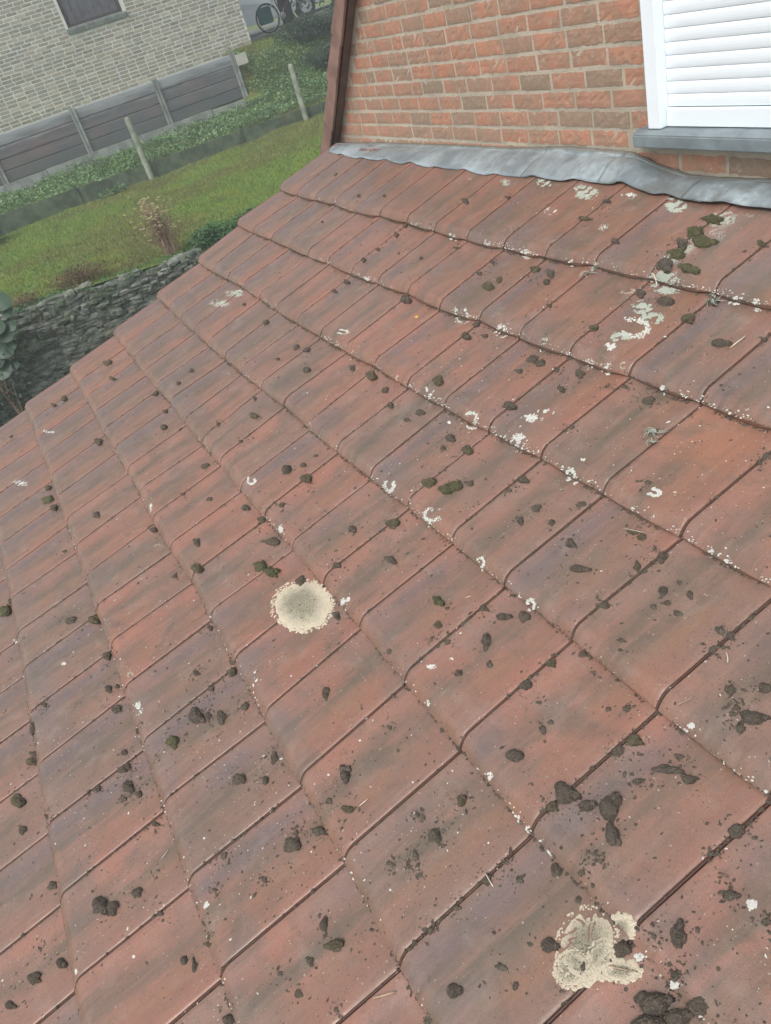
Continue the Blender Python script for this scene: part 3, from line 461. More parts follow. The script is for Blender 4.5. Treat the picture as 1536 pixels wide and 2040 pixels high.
# mortar bed: wall core left of and below the window
xw, zw = 2.722, .193
mb = MB()
mb.prism([(RZ(-3.0) if False else RZ(-.4), -.4), (xw, -.4), (xw, ZT), (RZ(ZT)+0.0 if RZ(ZT) < xw else xw, ZT)][:3]+[(xw-.001, RZ(0) and (xw-.001+.372)/.985+.023)], 'y', WY+.0032, WY+.30)
mb.box((xw, WY+.0032, -.4), (6.2, WY+.30, zw))
mb.box((xw, WY+.0032, 1.62), (6.2, WY+.30, 3.9))
mb.box((4.42, WY+.0032, zw+.001), (6.2, WY+.30, 1.619))
mb.build('wall', MAT['mortar'], house)
mb = MB(); mb.box((-.42, WY+.02, -3.0), (6.2, WY+.30, -.401)); mb.build('lower_wall', MAT['mortar'], house)

def brick_mesh(seed, L, H, D=.03, nx=9, nz=4, amp=.0022):
    rs = random.Random(seed); V = []; F = []
    off = Vector((seed*3.1, seed*1.7, 0)); creases = [(rs.uniform(.1, .9)*L, rs.uniform(.2, .8)*H, rs.uniform(.3, .9)) for _ in range(4)]
    for j in range(nz+1):
        for i in range(nx+1):
            a = i/nx; b = j/nz
            x = a*L; z = b*H
            ex = (noise.noise(Vector((b*4, seed, 0)))*.008) if i in (0, nx) else 0
            ez = (noise.noise(Vector((a*6, seed+9, 0)))*.009) if j in (0, nz) else 0
            y = noise.noise(Vector((x*38, z*38, 0))+off)*amp*.7-.0006
            edge = (i in (0, nx)) or (j in (0, nz)); 
            if edge: y += .0016
            for cx, cz, s in creases:
                d = (x-cx)*.7-(z-cz)*.7; t = abs((x-cx)*.7+(z-cz)*.7)
                if abs(d) < .006 and t < .02: y += .0030*s
            V.append((x+ex, y, z+ez))
    for j in range(nz):
        for i in range(nx): a = j*(nx+1)+i; F.append((a, a+1, a+nx+2, a+nx+1))
    ring = [i for i in range(nx+1)]+[(j)*(nx+1)+nx for j in range(1, nz+1)]+[nz*(nx+1)+i for i in range(nx-1, -1, -1)]+[j*(nx+1) for j in range(nz-1, 0, -1)]
    b = len(V); V += [(V[i][0], D, V[i][2]) for i in ring]; n = len(ring)
    for k in range(n): F.append((ring[k], b+k, b+(k+1) % n, ring[(k+1) % n]))
    return V, F
BM = [mesh_np('brick_mesh', *brick_mesh(k, .204, .0585), MAT['brick']) for k in range(7)]
BH = [mesh_np('half_brick_mesh', *brick_mesh(20+k, .097, .0585, nx=5), MAT['brick']) for k in range(4)]
rb = random.Random(12)
rest = MB(); cnt = 0; cand = []
pz = .0757; px_ = .2195
for k in range(-5, 42):
    z0 = .193+pz*k+.009
    xs = -.6+(px_/2 if k % 2 else 0)+.02*math.sin(k*2.3)
    x = xs
    while x < 5.8:
        full = rb.random() > .10
        Lb = .206 if full else .098; step = Lb+.0135
        x1 = x+Lb
        ok = x > RZ(z0+.06)+.01 and z0+.064 < 3.4
        if z0 > .13 and z0 < 1.6 and x1 > 2.722 and x < 4.42: ok = False
        if z0 < .197 and z0+.064 > .138 and x1 > 2.612: ok = False
        if ok: cand.append((k, x, z0, full))
        elif x > RZ(z0+.06)-.09 and x <= RZ(z0+.06)+.01 and x1 < 2.7: cand.append((k, x+.108, z0, False))
        elif z0 > .13 and z0 < 1.6 and x < 2.6 and x1 > 2.722: cand.append((k, x, z0, False))
        x += step
cand.sort(key=lambda b: (b[2]-.45)**2*3+(b[1]-2.0)**2*.4+(4 if b[2] < 0 else 0))
for i, (k, x, z0, full) in enumerate(cand):
    j = Matrix.Translation((x+rb.uniform(-.002, .002), WY+rb.uniform(-.0015, .002), z0+rb.uniform(-.0015, .0015))) @ Matrix.Rotation(R(rb.uniform(-.5, .5)), 4, 'Y')
    if i < 250: link('brick', rb.choice(BM if full else BH), house, j)
    elif z0 > -.4:
        me = rb.choice(BM if full else BH); b = len(rest.V)
        rest.add([j @ v.co for v in me.vertices], [tuple(p.vertices) for p in me.polygons])
tag(rest.build('brickwork', MAT['brick'], house), kind='stuff')

# raking verge: overlapping clay verge tiles with a soffit return
ang = math.atan2(1, .985); dv = Vector((math.cos(ang), 0, math.sin(ang))); nv_ = Vector((-math.sin(ang), 0, math.cos(ang)))
for k in range(9):
    s0 = -.06+k*.335; st = Vector((RZ(.023), 0, .023))+dv*s0
    m = Matrix(((dv.x, 0, nv_.x, st.x), (0, 1, 0, 0), (dv.z, 0, nv_.z, st.z), (0, 0, 0, 1)))
    t = MB(); lift = .012
    # face, tapering so each tile stands proud of the one above at its foot
    t.prism([(0, -.070), (.345, -.066), (.345, .030), (.20, .038), (0, .040+lift), (-.006, .02)], 'y', .140+(k % 2)*.0035, .156+(k % 2)*.0035)
    t.prism([(0, .020+lift), (.37, .006), (.37, .018), (.20, .030), (0, .038+lift)], 'y', .1561, .52)
    t.build('verge_tile', MAT['verge'], house, bevel=.003, mw=m)
mb = MB(); m = Matrix(((dv.x, 0, nv_.x, RZ(.023)), (0, 1, 0, 0), (dv.z, 0, nv_.z, .023), (0, 0, 0, 1)))
mb.box((-.02, .178, -.052), (3.0, .228, .002)); o = mb.build('verge_board', simple('brown_board', (.140, .085, .066), .7, .2, 8, .3, 60), house, mw=m)
mb = MB(); mb.box((-.1, .30, -.06), (3.0, 3.5, -.01)); mb.build('roof_slope', MAT['verge'], house, mw=m)

# window: frame, roller shutter slats, bottom rail
win = MB()
win.box((2.717, .185, .2125), (2.782, .245, 1.60)); win.box((4.36, .185, .2125), (4.42, .245, 1.60)); win.box((2.7825, .185, 1.52), (4.3595, .245, 1.60))
win = win.build('window', MAT['pvc'], house, bevel=.003)
sl_me = []
P = [(.2420, 0), (.2290, .0004), (.2272, .003), (.2256, .010), (.2248, .020), (.2252, .031), (.2268, .038), (.2290, .0408), (.2420, .0412)]
t = MB(); t.prism([(y, z) for y, z in P], 'x', 2.784, 4.358); s0 = t.build('slat', MAT['pvc'], win, smooth=False)
sb = s0.data
s0.location = (0, 0, .2775)
for k in range(1, 29):
    s = s0.copy(); COL.objects.link(s); s.parent = win; s.location = (0, 0, .2775+k*.0418)
t = MB(); t.box((2.784, .214, .2135), (4.358, .236, .2745)); t.build('bottom_rail', MAT['pvc'], win, bevel=.002)
t = MB(); t.box((2.784, .260, .2135), (4.358, .285, 1.52)); t.build('pane_backing', MAT['darkwood'], win)
# stone sill
t = MB(); t.prism([(.160, .152), (.160, .196), (.184, .2095), (.30, .2115), (.30, .152)], 'x', 2.655, 4.52); t.build('window_sill', MAT['slate'], house, bevel=.004)

# lead flashing: three lapped pieces dressed over the tiles and turned up the wall
low_pts = [(-.25, -.10), (.27, -.11), (.86, -.09), (1.94, -.067), (2.8, -.105), (3.48, -.098), (4.0, -.15), (4.92, -.081), (5.55, -.124), (6.42, -.099), (7.15, -.125), (7.51, -.16), (8.43, -.167), (9.1, -.19), (9.94, -.21), (10.67, -.09), (11.17, -.045), (11.67, -.05), (12.08, -.032), (12.58, -.07), (15, -.06), (20, -.06)]
top_pts = [(-.30, .045), (-.24, .076), (.38, .092), (1.21, .103), (1.82, .106), (2.2, .124), (2.58, .115), (2.616, .107), (2.656, .099), (2.733, .074), (2.882, .045), (3.02, .044), (3.22, .052), (5.5, .06)]
lx, ly = zip(*low_pts); tx, tz = zip(*top_pts)
def flashing(x0, x1, lift, skew, name='lead_flashing'):
    nx = int((x1-x0)/.018)+2; prof = np.linspace(0, 1, 15); V = []; UV = []; F = []
    for i in range(nx):
        xx = x0+(x1-x0)*i/(nx-1)
        for j, t_ in enumerate(prof):
            xs = xx+skew*(1-t_)*((1 if i > nx*.5 else 0))
            xs = max(xs, -.20+.27*(1-t_))
            c = max(.02, min(19.5, xs/TW)); rho = float(np.interp(c, lx, ly))
            ci_ = math.floor(c); a = surf(ci_+min(max(c-ci_, .06), .95), rho); a.x = xs
            a = a+nR*(.007+lift)
            zt = float(np.interp(xs, tx, tz)); cr = surf(c, -.28); zr = min(max(cr.z+.030, a.z+.052), zt-.008)
            fold = Vector((xs, WY-.028, zr)); top = Vector((xs, WY-.004-lift, zt+.003*noise.noise(Vector((xs*30, 0, 5)))))
            if t_ < .62:
                q = t_/.62; p_ = a.lerp(fold, q); sag = math.sin(math.pi*q)
                # dressed over the tile rolls
                p_.z += sag*(.010 if .35 < xs < 2.45 else .026)
            else:
                q = (t_-.62)/.38; p_ = fold.lerp(top, q); p_.y += -.007*math.sin(math.pi*q)
            nn = noise.noise(Vector((xs*7, t_*2.2, 2.0)))*.0028+noise.noise(Vector((xs*26, t_*5, 7.0)))*.0010
            w = math.sin(math.pi*min(1, t_*1.02))**.5 if t_ > 0 else 0
            if xs > 2.55: nn += .016*math.exp(-((xs-2.86-.35*(1-t_))/.10)**2)*math.sin(math.pi*t_)
            p_ += Vector((0, -.6, .8))*nn*w
            V.append(p_); UV.append((xx, t_))
    m_ = len(prof)
    for i in range(nx-1):
        for j in range(m_-1): a = i*m_+j; F.append((a, a+m_, a+m_+1, a+1))
    me = mesh_np(name, V, F, MAT['lead'], True, UV)
    o = link(name, me, house); md = o.modifiers.new('thick', 'SOLIDIFY'); md.thickness = .0025; md.offset = -1
    return o
flashing(-.20, 2.12, 0, .0)
flashing(2.05, 2.62, .004, .03)
flashing(2.55, 3.12, .008, .0)
flashing(3.03, 5.6, .012, .0)

# masonry of the lean-to below the roof
lt = thing('lean_to_wall', 'dark brick side of the lean-to hidden under its tiled roof', 'wall')
mb = MB(); a0 = Vector(KC[0][1]); a1 = Vector(KC[10][1])
mb.prism([(a0.y, a0.z-.12), (a1.y, a1.z-.12), (a1.y, -3.0), (a0.y, -3.0)], 'x', .10, .30)
mb.build('side_wall', MAT['mortar'], lt)
mb = MB(); e = Vector(KC[10][1]); mb.box((.301, e.y, -3.0), (5.4, e.y+.2, e.z-.16)); mb.build('front_wall', MAT['mortar'], lt)

# ================================================================== MOSS ON THE ROOF
ORD = ['', 'first', 'second', 'third', 'fourth', 'fifth', 'sixth', 'seventh', 'eighth', 'ninth', 'tenth', 'eleventh', 'twelfth', 'thirteenth', 'fourteenth', 'fifteenth', 'sixteenth', 'seventeenth', 'eighteenth', 'nineteenth', 'twentieth', 'twenty-first']
def blob(seed, sub, rag, flat=True):
    rs = random.Random(seed*31+5); o = Vector((seed*5.3, seed*2.9, seed*1.1))
    lobes = [(Vector((0, 0, 0)), rs.uniform(.48, .72))]
    for _ in range(rs.randint(4, 7)):
        a = rs.uniform(0, 6.283); d = rs.uniform(.25, .76); lobes.append((Vector((math.cos(a)*d, math.sin(a)*d*.9, rs.uniform(-.15, .20))), rs.uniform(.20, .42)))
    bm = bmesh.new(); bmesh.ops.create_icosphere(bm, subdivisions=sub, radius=1.0)
    for v in bm.verts:
        d = v.co.normalized(); best = .2
        for c_, r_ in lobes:                      # far hit of the ray d with each lobe
            b = d.dot(c_); q = b*b-(c_.length_squared-r_*r_)
            if q > 0 and b+math.sqrt(q) > best: best = b+math.sqrt(q)
        s = best*(1+.16*rag*noise.noise(d*3.0+o)+.12*noise.noise(d*7+o)+.15*noise.noise(d*15+o)+.15*noise.noise(d*33+o))
        q = d*s
        if q.z < -.15: q.z = -.15+(q.z+.15)*.1
        v.co = q
    me = bpy.data.meshes.new('moss_mesh'); bm.to_mesh(me); bm.free()
    for p in me.polygons: p.use_smooth = True
    return me
BL = {}
for kind in range(4):
    for k in range(5):
        for sub in (3, 5):
            me = blob(k*5+kind+1, sub, .34 if kind in (0, 2) else .28); me.materials.append(MAT['moss%d' % kind]); BL[(kind, k, sub)] = me
items = {}
for q in MOSS:
    c, rho = q[0], max(q[1], -.05); key = (max(1, math.ceil(rho)), max(0, math.floor(c))); items.setdefault(key, []).append(q)
mname = ['dark', 'olive', 'grey-brown', 'green']
for key in sorted(items):
    L = sorted(items[key], key=lambda q: q[1])
    for i, q in enumerate(L):
        c, rho, a, b, ang_, kd = q; a = max(a, 5)/1000; b = max(b, 4)/1000
        if b < a*.42: b = a*.42
        z, x, y = surf_n(c, rho); p = surf(c, rho)
        th_ = R(ang_); ax = x*math.cos(th_)+y*math.sin(th_); ay = z.cross(ax)
        hgt = min(.48*math.sqrt(a*b), .015) if kd != 2 else min(.34*math.sqrt(a*b), .010)
        hgt *= 1.8; a *= 1.05; b *= 1.08
        m = Matrix(((ax.x*a, ay.x*b, z.x*hgt, p.x), (ax.y*a, ay.y*b, z.y*hgt, p.y), (ax.z*a, ay.z*b, z.z*hgt, p.z), (0, 0, 0, 1)))
        o = link('moss_clump', BL[(kd, random.randrange(5), 5 if a > .016 else 3)], None, m)
        size = 'large' if a > .034 else ('small' if a < .015 else 'medium')
        n = len(L); rank = '' if n == 1 else ('highest ' if i == 0 else ('lowest ' if i == n-1 else ORD[i+1]+' highest '))
        tag(o, '%s%s %s moss on %s tile from verge, %s course below flashing' % (rank, size, mname[kd], ORD[key[1]+1], ORD[key[0]]), 'moss', 'moss clumps on the roof tiles')

# ================================================================== LICHENS
def place(c, rho, dx, dy, lift):
    """point dx, dy metres (across, upslope) from a roof position"""
    return surf(c+dx/TW, rho-dy/TG, lift)
def disc_mesh(c, rho, a, b, ang, rag, thick, seed, nr=7, na=44):
    V = []; UV = []; F = []
    ca, sa = math.cos(ang), math.sin(ang); r_c = math.ceil(rho)
    def place(c_, rho_, dx, dy, lift): return surf(c_+dx/TW, min(max(rho_-dy/TG, r_c-.998), r_c-.004), lift)
    V.append(place(c, rho, 0, 0, thick)); UV.append((0, 0))
    for i in range(1, nr+1):
        t = i/nr
        for k in range(na):
            th_ = 2*math.pi*k/na
            rr = 1+.07*noise.noise(Vector((th_*14, seed, 8)))+rag*noise.noise(Vector((math.cos(th_)*1.6+seed, math.sin(th_)*1.6, 0)))+rag*.45*noise.noise(Vector((math.cos(th_)*6+seed, math.sin(th_)*6, 3)))
            rr = 1+(rr-1)*t**3
            x = a*t*rr*math.cos(th_); y = b*t*rr*math.sin(th_)
            dx = x*ca-y*sa; dy = x*sa+y*ca
            h = thick*(1 if t < .99 else -.3)+.0014*noise.noise(Vector((dx*300, dy*300, seed)))*(t < .99)
            V.append(place(c, rho, dx, dy, h)); UV.append((t, th_))
    for k in range(na): F.append((0, 1+k, 1+(k+1) % na))
    for i in range(nr-1):
        for k in range(na): a_ = 1+i*na+k; b_ = 1+i*na+(k+1) % na; F.append((a_, a_+na, b_+na, b_))
    return V, F, UV
def crust(kd_, c, rho, a, b, ang, n, ring, rs, rmin=.0016, rmax=.0050):
    V = []; F = []; ca, sa = math.cos(ang), math.sin(ang)
    st = rs.uniform(0, 6.28)
    for _ in range(n):
        th_ = rs.uniform(0, 6.28) if not ring else st+rs.uniform(0, 4.9)
        t = math.sqrt(rs.random()) if not ring else rs.gauss(.86, .11)
        x = a*t*math.cos(th_)*rs.uniform(.8, 1.12); y = b*t*math.sin(th_)*rs.uniform(.8, 1.12)
        rad = rs.uniform(rmin, rmax)*(1.1-.5*min(t, 1) if not ring else .9)
        dx = x*ca-y*sa; dy = x*sa+y*ca; b0 = len(V); na = 7
        if not ring and noise.noise(Vector((dx*55+st, dy*55, st)))+.25*noise.noise(Vector((dx*160, dy*160+st, 0))) < (-.14 if kd_ != 2 else -.26)+.25*t: continue
        p = place(c, rho, dx, dy, .0010+rad*.22); V.append(p); z, ex, ey = surf_n(c+dx/TW, rho-dy/TG)
        for k in range(na):
            t2 = 2*math.pi*k/na+rs.uniform(-.3, .3); r_ = rad*rs.uniform(.65, 1.3)
            V.append(p+ex*(math.cos(t2)*r_)+ey*(math.sin(t2)*r_)-z*(rad*.22+.0006))
        for k in range(na): F.append((b0, b0+1+k, b0+1+(k+1) % na))
    return V, F
rl = random.Random(5); li = {}
for q in LICH:
    c, rho = q[0], q[1]; li.setdefault((max(1, math.ceil(max(rho, -.05))), max(0, math.floor(c))), []).append(q)
lname = ['cream disc-shaped', 'white crusty', 'grey-green leafy', 'pale ring-shaped', 'broken white ring of']
for key in sorted(li):
    L = sorted(li[key], key=lambda q: q[1])
    for i, q in enumerate(L):
        c, rho, a, b, ang_, kd = q; a = max(a, 4)/1000; b = max(b, 4)/1000; an = R(ang_)
        LR = .14
        if kd == 0:
            V_, F_, U_ = disc_mesh(c, rho, a, b, an, LR, .0022, rl.random()*9); V_ = [tuple(v) for v in V_]; F_ = list(F_); U_ = list(U_)
            rim = random.Random(int(a*1e6)); ca_, sa_ = math.cos(an), math.sin(an); rc_ = math.ceil(rho)
            for _ in range(int(900*(a+b))+40):        # crusty lobes along the rim
                t2 = rim.uniform(0, 6.283); k2 = rim.gauss(1.0, .05); X_ = a*k2*math.cos(t2); Y_ = b*k2*math.sin(t2); dx = X_*ca_-Y_*sa_; dy = X_*sa_+Y_*ca_
                q_ = rho-dy/TG
                if q_ > rc_-.004 or q_ < rc_-.99: continue
                p0 = surf(c+dx/TW, q_, .0034); z_n, e_x, e_y = surf_n(c+dx/TW, q_); r0 = rim.uniform(.0022, .0070); b0 = len(V_)
                V_.append(tuple(p0)); U_.append((.98, 0))
                for k in range(8):
                    t3 = 6.283*k/8; r1_ = r0*rim.uniform(.7, 1.2); V_.append(tuple(p0+e_x*(math.cos(t3)*r1_)+e_y*(math.sin(t3)*r1_)-z_n*.0036)); U_.append((1.0, 0))
                for k in range(8): F_.append((b0, b0+1+k, b0+1+(k+1) % 8))
            me = mesh_np('lichen_patch', V_, F_, MAT['lich0'], True, U_)
        else:
            if kd == 2: n = min(int(200+a*b*420000), 1600)
            else: n = int(44+a*b*190000) if kd == 1 else int(40+(a+b)*1500)
            n = min(n, 1600)
            V_, F_ = crust(kd, c, rho, a, b, an, n, kd in (3, 4), rl, .0012 if kd == 3 else .0016, .0026 if kd == 3 else .0054)
            me = mesh_np('lichen_patch', V_, F_, MAT['lich%d' % kd], True)
        o = link('lichen_patch', me)
        n_ = len(L); rank = '' if n_ == 1 else ('highest ' if i == 0 else ('lowest ' if i == n_-1 else ORD[i+1]+' highest '))
        tag(o, '%s%s lichen, %s tile from verge, %s course below flashing' % (rank, lname[kd], ORD[key[1]+1], ORD[key[0]]), 'lichen', 'lichen patches on the roof tiles')

# scattered specks, crumbs and joint dirt: nobody could count them
def scatter(name, n, mat, sizef, posf, seed, hk, label, cat, na=5):
    rs = random.Random(seed); V = []; F = []
    for _ in range(n):
        c, rho = posf(rs)
        if rho < -.08 or c < .03: continue
        rad = sizef(rs); el = rs.uniform(1, 2.0); rot = rs.uniform(0, 3.14)
        p = surf(c, rho, .0003); z, ex, ey = surf_n(c, rho); e1 = ex*math.cos(rot)+ey*math.sin(rot); e2 = z.cross(e1)
        b0 = len(V); V.append(p+z*rad*hk)
        for k in range(na):
            t = 2*math.pi*k/na; r_ = rad*rs.uniform(.6, 1.3); V.append(p+e1*math.cos(t)*r_*el+e2*math.sin(t)*r_)
        for k in range(na): F.append((b0, b0+1+k, b0+1+(k+1) % na))
    return tag(link(name, mesh_np(name, V, np.array(F), mat, True)), label, cat, kind='stuff')
def pu(rs):
    while True:
        c = rs.uniform(.05, 19); rho = rs.uniform(-.05, 10)
        w = min(1, .25+c/16)                     # denser towards the near, damper corner
        if rs.random() < w: return c, rho
def clus(rs, cache={}):
    a = rs.choice(MOSS); k = .6+a[2]/30.; f = (1+abs(rs.gauss(0, .55))); t = rs.uniform(0, 6.283)
    return a[0]+math.cos(t)*f*a[2]/1000/TW*1.0+rs.gauss(0, .02), a[1]+math.sin(t)*f*a[2]/1000/TG*.9+rs.gauss(0, .015)
scatter('lichen_specks', 6500, MAT['lich1'], lambda r: min(.0034, .0006+r.expovariate(1/.00055)), pu, 1, .35, 'tiny white and buff lichen specks scattered over all roof tiles', 'lichen')
scatter('moss_crumbs', 9000, MAT['moss2'], lambda r: min(.0052, .0008+r.expovariate(1/.0009)), pu, 2, .8, 'fine dark crumbs of moss and soot scattered over all roof tiles', 'moss')
scatter('moss_flecks', 9500, MAT['moss2'], lambda r: min(.0050, .0008+r.expovariate(1/.0009)), clus, 3, .8, 'little drifts of dark moss bits lying around the bigger clumps', 'moss')
def tail3(rs):
    c = rs.uniform(.3, 19); r = rs.randrange(1, 10)
    return (c, r-abs(rs.gauss(0, .009))-.001) if noise.noise(Vector((c*2.3, r*5.1, 9))) > -.2 else (-1, 0)
scatter('edge_dirt', 6500, MAT['moss2'], lambda r: r.uniform(.0009, .0030), tail3, 9, .5, 'fine brown dirt lining the lower edge of every tile course', 'dirt')
def joint(rs):
    c = rs.randrange(1, 19)+rs.gauss(.022, .008); r = rs.randrange(1, 10)
    k = noise.noise(Vector((c//1*3.3, r*1.7, 0))); rho = r-rs.uniform(.05, 1.0)
    return (c, rho) if noise.noise(Vector((rho*3.1, c//1*5.1, 1))) > -.05 else (-1, 0)
scatter('joint_moss', 3600, MAT['moss2'], lambda r: r.uniform(.0015, .0048), joint, 4, .9, 'crumbly brown moss filling the side joints between the roof tiles', 'moss')
def tail(rs):
    c = rs.uniform(2, 19); r = rs.randrange(1, 8)
    w = max(.16, 1-.18*(r-1)-max(0, (7-c)*.10))
    if rs.random() > w or noise.noise(Vector((c*1.3, r*7.7, 0))) < -.12: return -1, 0
    return c, r-abs(rs.gauss(0, .022))-.002
scatter('tail_lichen', 6500, MAT['lich1'], lambda r: r.uniform(.0008, .0033), tail, 5, .5, 'white lichen crust dotted along the lower edges of the tiles', 'lichen')
def tail2(rs):
    c = rs.uniform(.3, 19); r = rs.randrange(1, 8)
    if rs.random() > max(.30, 1-.18*(r-1)) or noise.noise(Vector((c*1.9, r*3.7, 4))) < -.1: return -1, 0
    return c, r+abs(rs.gauss(0, .010))+.002
scatter('tail_moss', 8000, MAT['moss2'], lambda r: r.uniform(.0016, .0052), tail2, 6, 1.1, 'brown moss wedged under the lower edges of the upper tile courses', 'moss')

# straws, twigs and a leaf lying on the tiles
def straw(c, rho, dx, dy, rad, label, mat='straw', bend=.004, name='straw'):
    P = [place(c, rho, dx*t, dy*t, .0035+bend*math.sin(math.pi*t)) + Vector((bend*math.sin(3*t), 0, 0)) for t in np.linspace(0, 1, 7)]
    o = MB().tube(P, [rad*.6]+[rad]*5+[rad*.5], 6).build(name, MAT[mat], None, True); tag(o, label, 'twig' if name == 'twig' else 'straw')
STR = [(13.785, 1.476, 0.0032, 0.056, 0.0016, 'thin pale straw sticking out of dark moss near the right edge', 'straw', 0.003, 'straw'), (15.997, 5.324, 0.0302, -0.0047, 0.0012, 'white needle-like straw lying across a tile joint near the bottom', 'straw', 0.003, 'straw'), (13.485, 7.142, -0.0097, 0.0249, 0.0011, 'short pale straw on a tile near the lower left', 'straw', 0.003, 'straw'), (12.059, 0.968, 0.0316, -0.0267, 0.0026, 'white curled feather shaft hanging over a tile tail below the flashing', 'straw', 0.003, 'straw'), (14.48, 3.144, 0.0497, 0.0199, 0.0012, 'dry straw stuck in an olive moss clump on the right', 'straw', 0.003, 'straw'), (13.806, 4.215, -0.0138, -0.017, 0.001, 'curled pale fibre on a tile above the centre', 'straw', 0.006, 'straw'), (16.154, 3.92, 0.0089, 0.0343, 0.0012, 'bent grey twig on a tile near the right edge', 'stem', 0.004, 'twig'), (16.051, 6.204, 0.0186, 0.0448, 0.0022, 'flat grey twig lying over a joint at the bottom', 'stem', 0.001, 'twig'), (17.031, 5.15, 0.0356, 0.0293, 0.0012, 'thin dark twig crossing the cream lichen', 'stem', 0.003, 'twig'), (17.12, 4.455, 0.014, 0.0083, 0.002, 'small pinkish chip of clay lying on a tile at lower right', 'tile', 0.001, 'clay_chip'), (14.743, 5.65, -0.0008, -0.0264, 0.0012, 'short stiff straw near the middle left', 'straw', 0.003, 'straw'), (16.164, 3.544, -0.0184, 0.0166, 0.0013, 'short buff straw standing near a grey moss clump at right', 'straw', 0.003, 'straw')]
for s in STR: straw(*s)
lm = disc_mesh(*LEAFP, .011, .006, .6, .25, .004, 3, 3, 12); me = mesh_np('fallen_leaf', lm[0], lm[1], simple('yellow_leaf', (.55, .38, .03), .6, .2, 40, 0)); tag(link('fallen_leaf', me), 'tiny yellow leaf lying on a tile in the third course', 'leaf')
def tuft(c, rho, rad, n, seed, label):
    rs = random.Random(seed); mb = MB()
    for _ in range(n):
        a = rs.uniform(0, 6.28); L = rad*rs.uniform(.5, 1.2); P = []
        for t in (0, .35, .7, 1): P.append(place(c, rho, math.cos(a+t*1.2)*L*t, math.sin(a+t*1.2)*L*t, .004+.012*math.sin(t*2.6)*rs.uniform(.6, 1.2)))
        mb.tube(P, [.0013, .0011, .0009, .0006], 4)
    tag(mb.build('lichen_tuft', MAT['lich2'], None, True), label, 'lichen', 'beard-like lichen tufts')
for s in [(11.063, 1.083, 0.035, 16, 1, 'grey lichen tuft in the tile corner of the top course'), (13.953, 2.387, 0.032, 14, 2, 'pale branching lichen tuft on a joint near the right edge'), (13.077, 1.052, 0.03, 14, 3, 'grey lichen tuft beside dark moss at a tile corner on the right'), (14.012, 2.48, 0.022, 8, 4, 'tiny pale lichen tuft just below another on the same joint')]: tuft(*s)

# ================================================================== GARDEN TERRAIN
GX0, GX1, GY0, GY1 = -30.0, -4.35, -12.0, 14.0
def sst(x, a, b): t = np.clip((x-a)/(b-a), 0, 1); return t*t*(3-2*t)
def wall_top(y): return np.interp(y, [-12, -2.9, -2.3, -1.6, -1.0, -.5, 0.2, 14], [-.98, -.98, -.99, -1.03, -1.08, -1.12, -1.16, -1.18])
def terr(x, y):
    x = np.asarray(x, float); y = np.asarray(y, float)
    lawn = wall_top(y)+(-1.03-wall_top(y))*sst(-x, 4.6, 6.5)
    strip = -.84+.17*sst(-x, 10.75, 12.5)
    z = np.where(x > -10.62, lawn, strip)
    bed = np.where(x < -12.64, -.50, z)
    z = np.where(x < -12.64, -.535, z)
    far_l = np.where(x < -13.34, .24, z)
    bank = -.70+.98*sst(-x, 12.2, 14.4)
    open_ = np.where(x > -12.2, z, bank+0*x)
    k = sst(y, 4.0, 4.3)
    return far_l*(1-k)+open_*k
nx, ny = 330, 300
xs = GX0+(GX1-GX0)*np.linspace(0, 1, nx)**.8; ys = np.linspace(GY0, GY1, ny)
X, Y = np.meshgrid(xs, ys); Z = terr(X, Y)
Z = Z+.018*np.sin(X*2.1+Y*1.3)*np.sin(Y*2.7-X)+.010*np.sin(X*7.3)*np.sin(Y*6.1+X)
idx = np.arange(nx*ny).reshape(ny, nx)
F = np.stack([idx[:-1, :-1], idx[:-1, 1:], idx[1:, 1:], idx[1:, :-1]], -1).reshape(-1, 4)
tag(link('lawn', mesh_np('lawn', np.stack([X, Y, Z], -1).reshape(-1, 3), F, MAT['lawn'], True)), 'mossy green lawn sloping between the stone wall and the concrete edging', None, kind='structure')
mb = MB(); mb.box((-4.34, -14, -3.2), (8, 14, -2.98)); tag(mb.build('yard', MAT['soil']), kind='structure')
mb = MB(); mb.box((-60, -60, -3.6), (8.5, 60, -3.3)); tag(mb.build('ground', simple('far_ground', (.06, .075, .035), .95, .3, .05, 0)), kind='structure')
mb = MB(); mb.box((-60, -14, -3.2), (-30, 14.0, .23)); mb.box((-60, 14.01, -3.2), (-4.4, 60, .15)); mb.box((-60, -60, -3.2), (-4.4, -12.01, -1.1)); tag(mb.build('terrain', MAT['lawn']), kind='structure')
# pale drive behind the house corner
mb = MB(); mb.box((-29.5, 4.0, .25), (-17.2, 13.5, .295)); tag(mb.build('driveway', simple('gravel_drive', (.16, .17, .15), .9, .3, 6, .6, 60)), kind='structure')

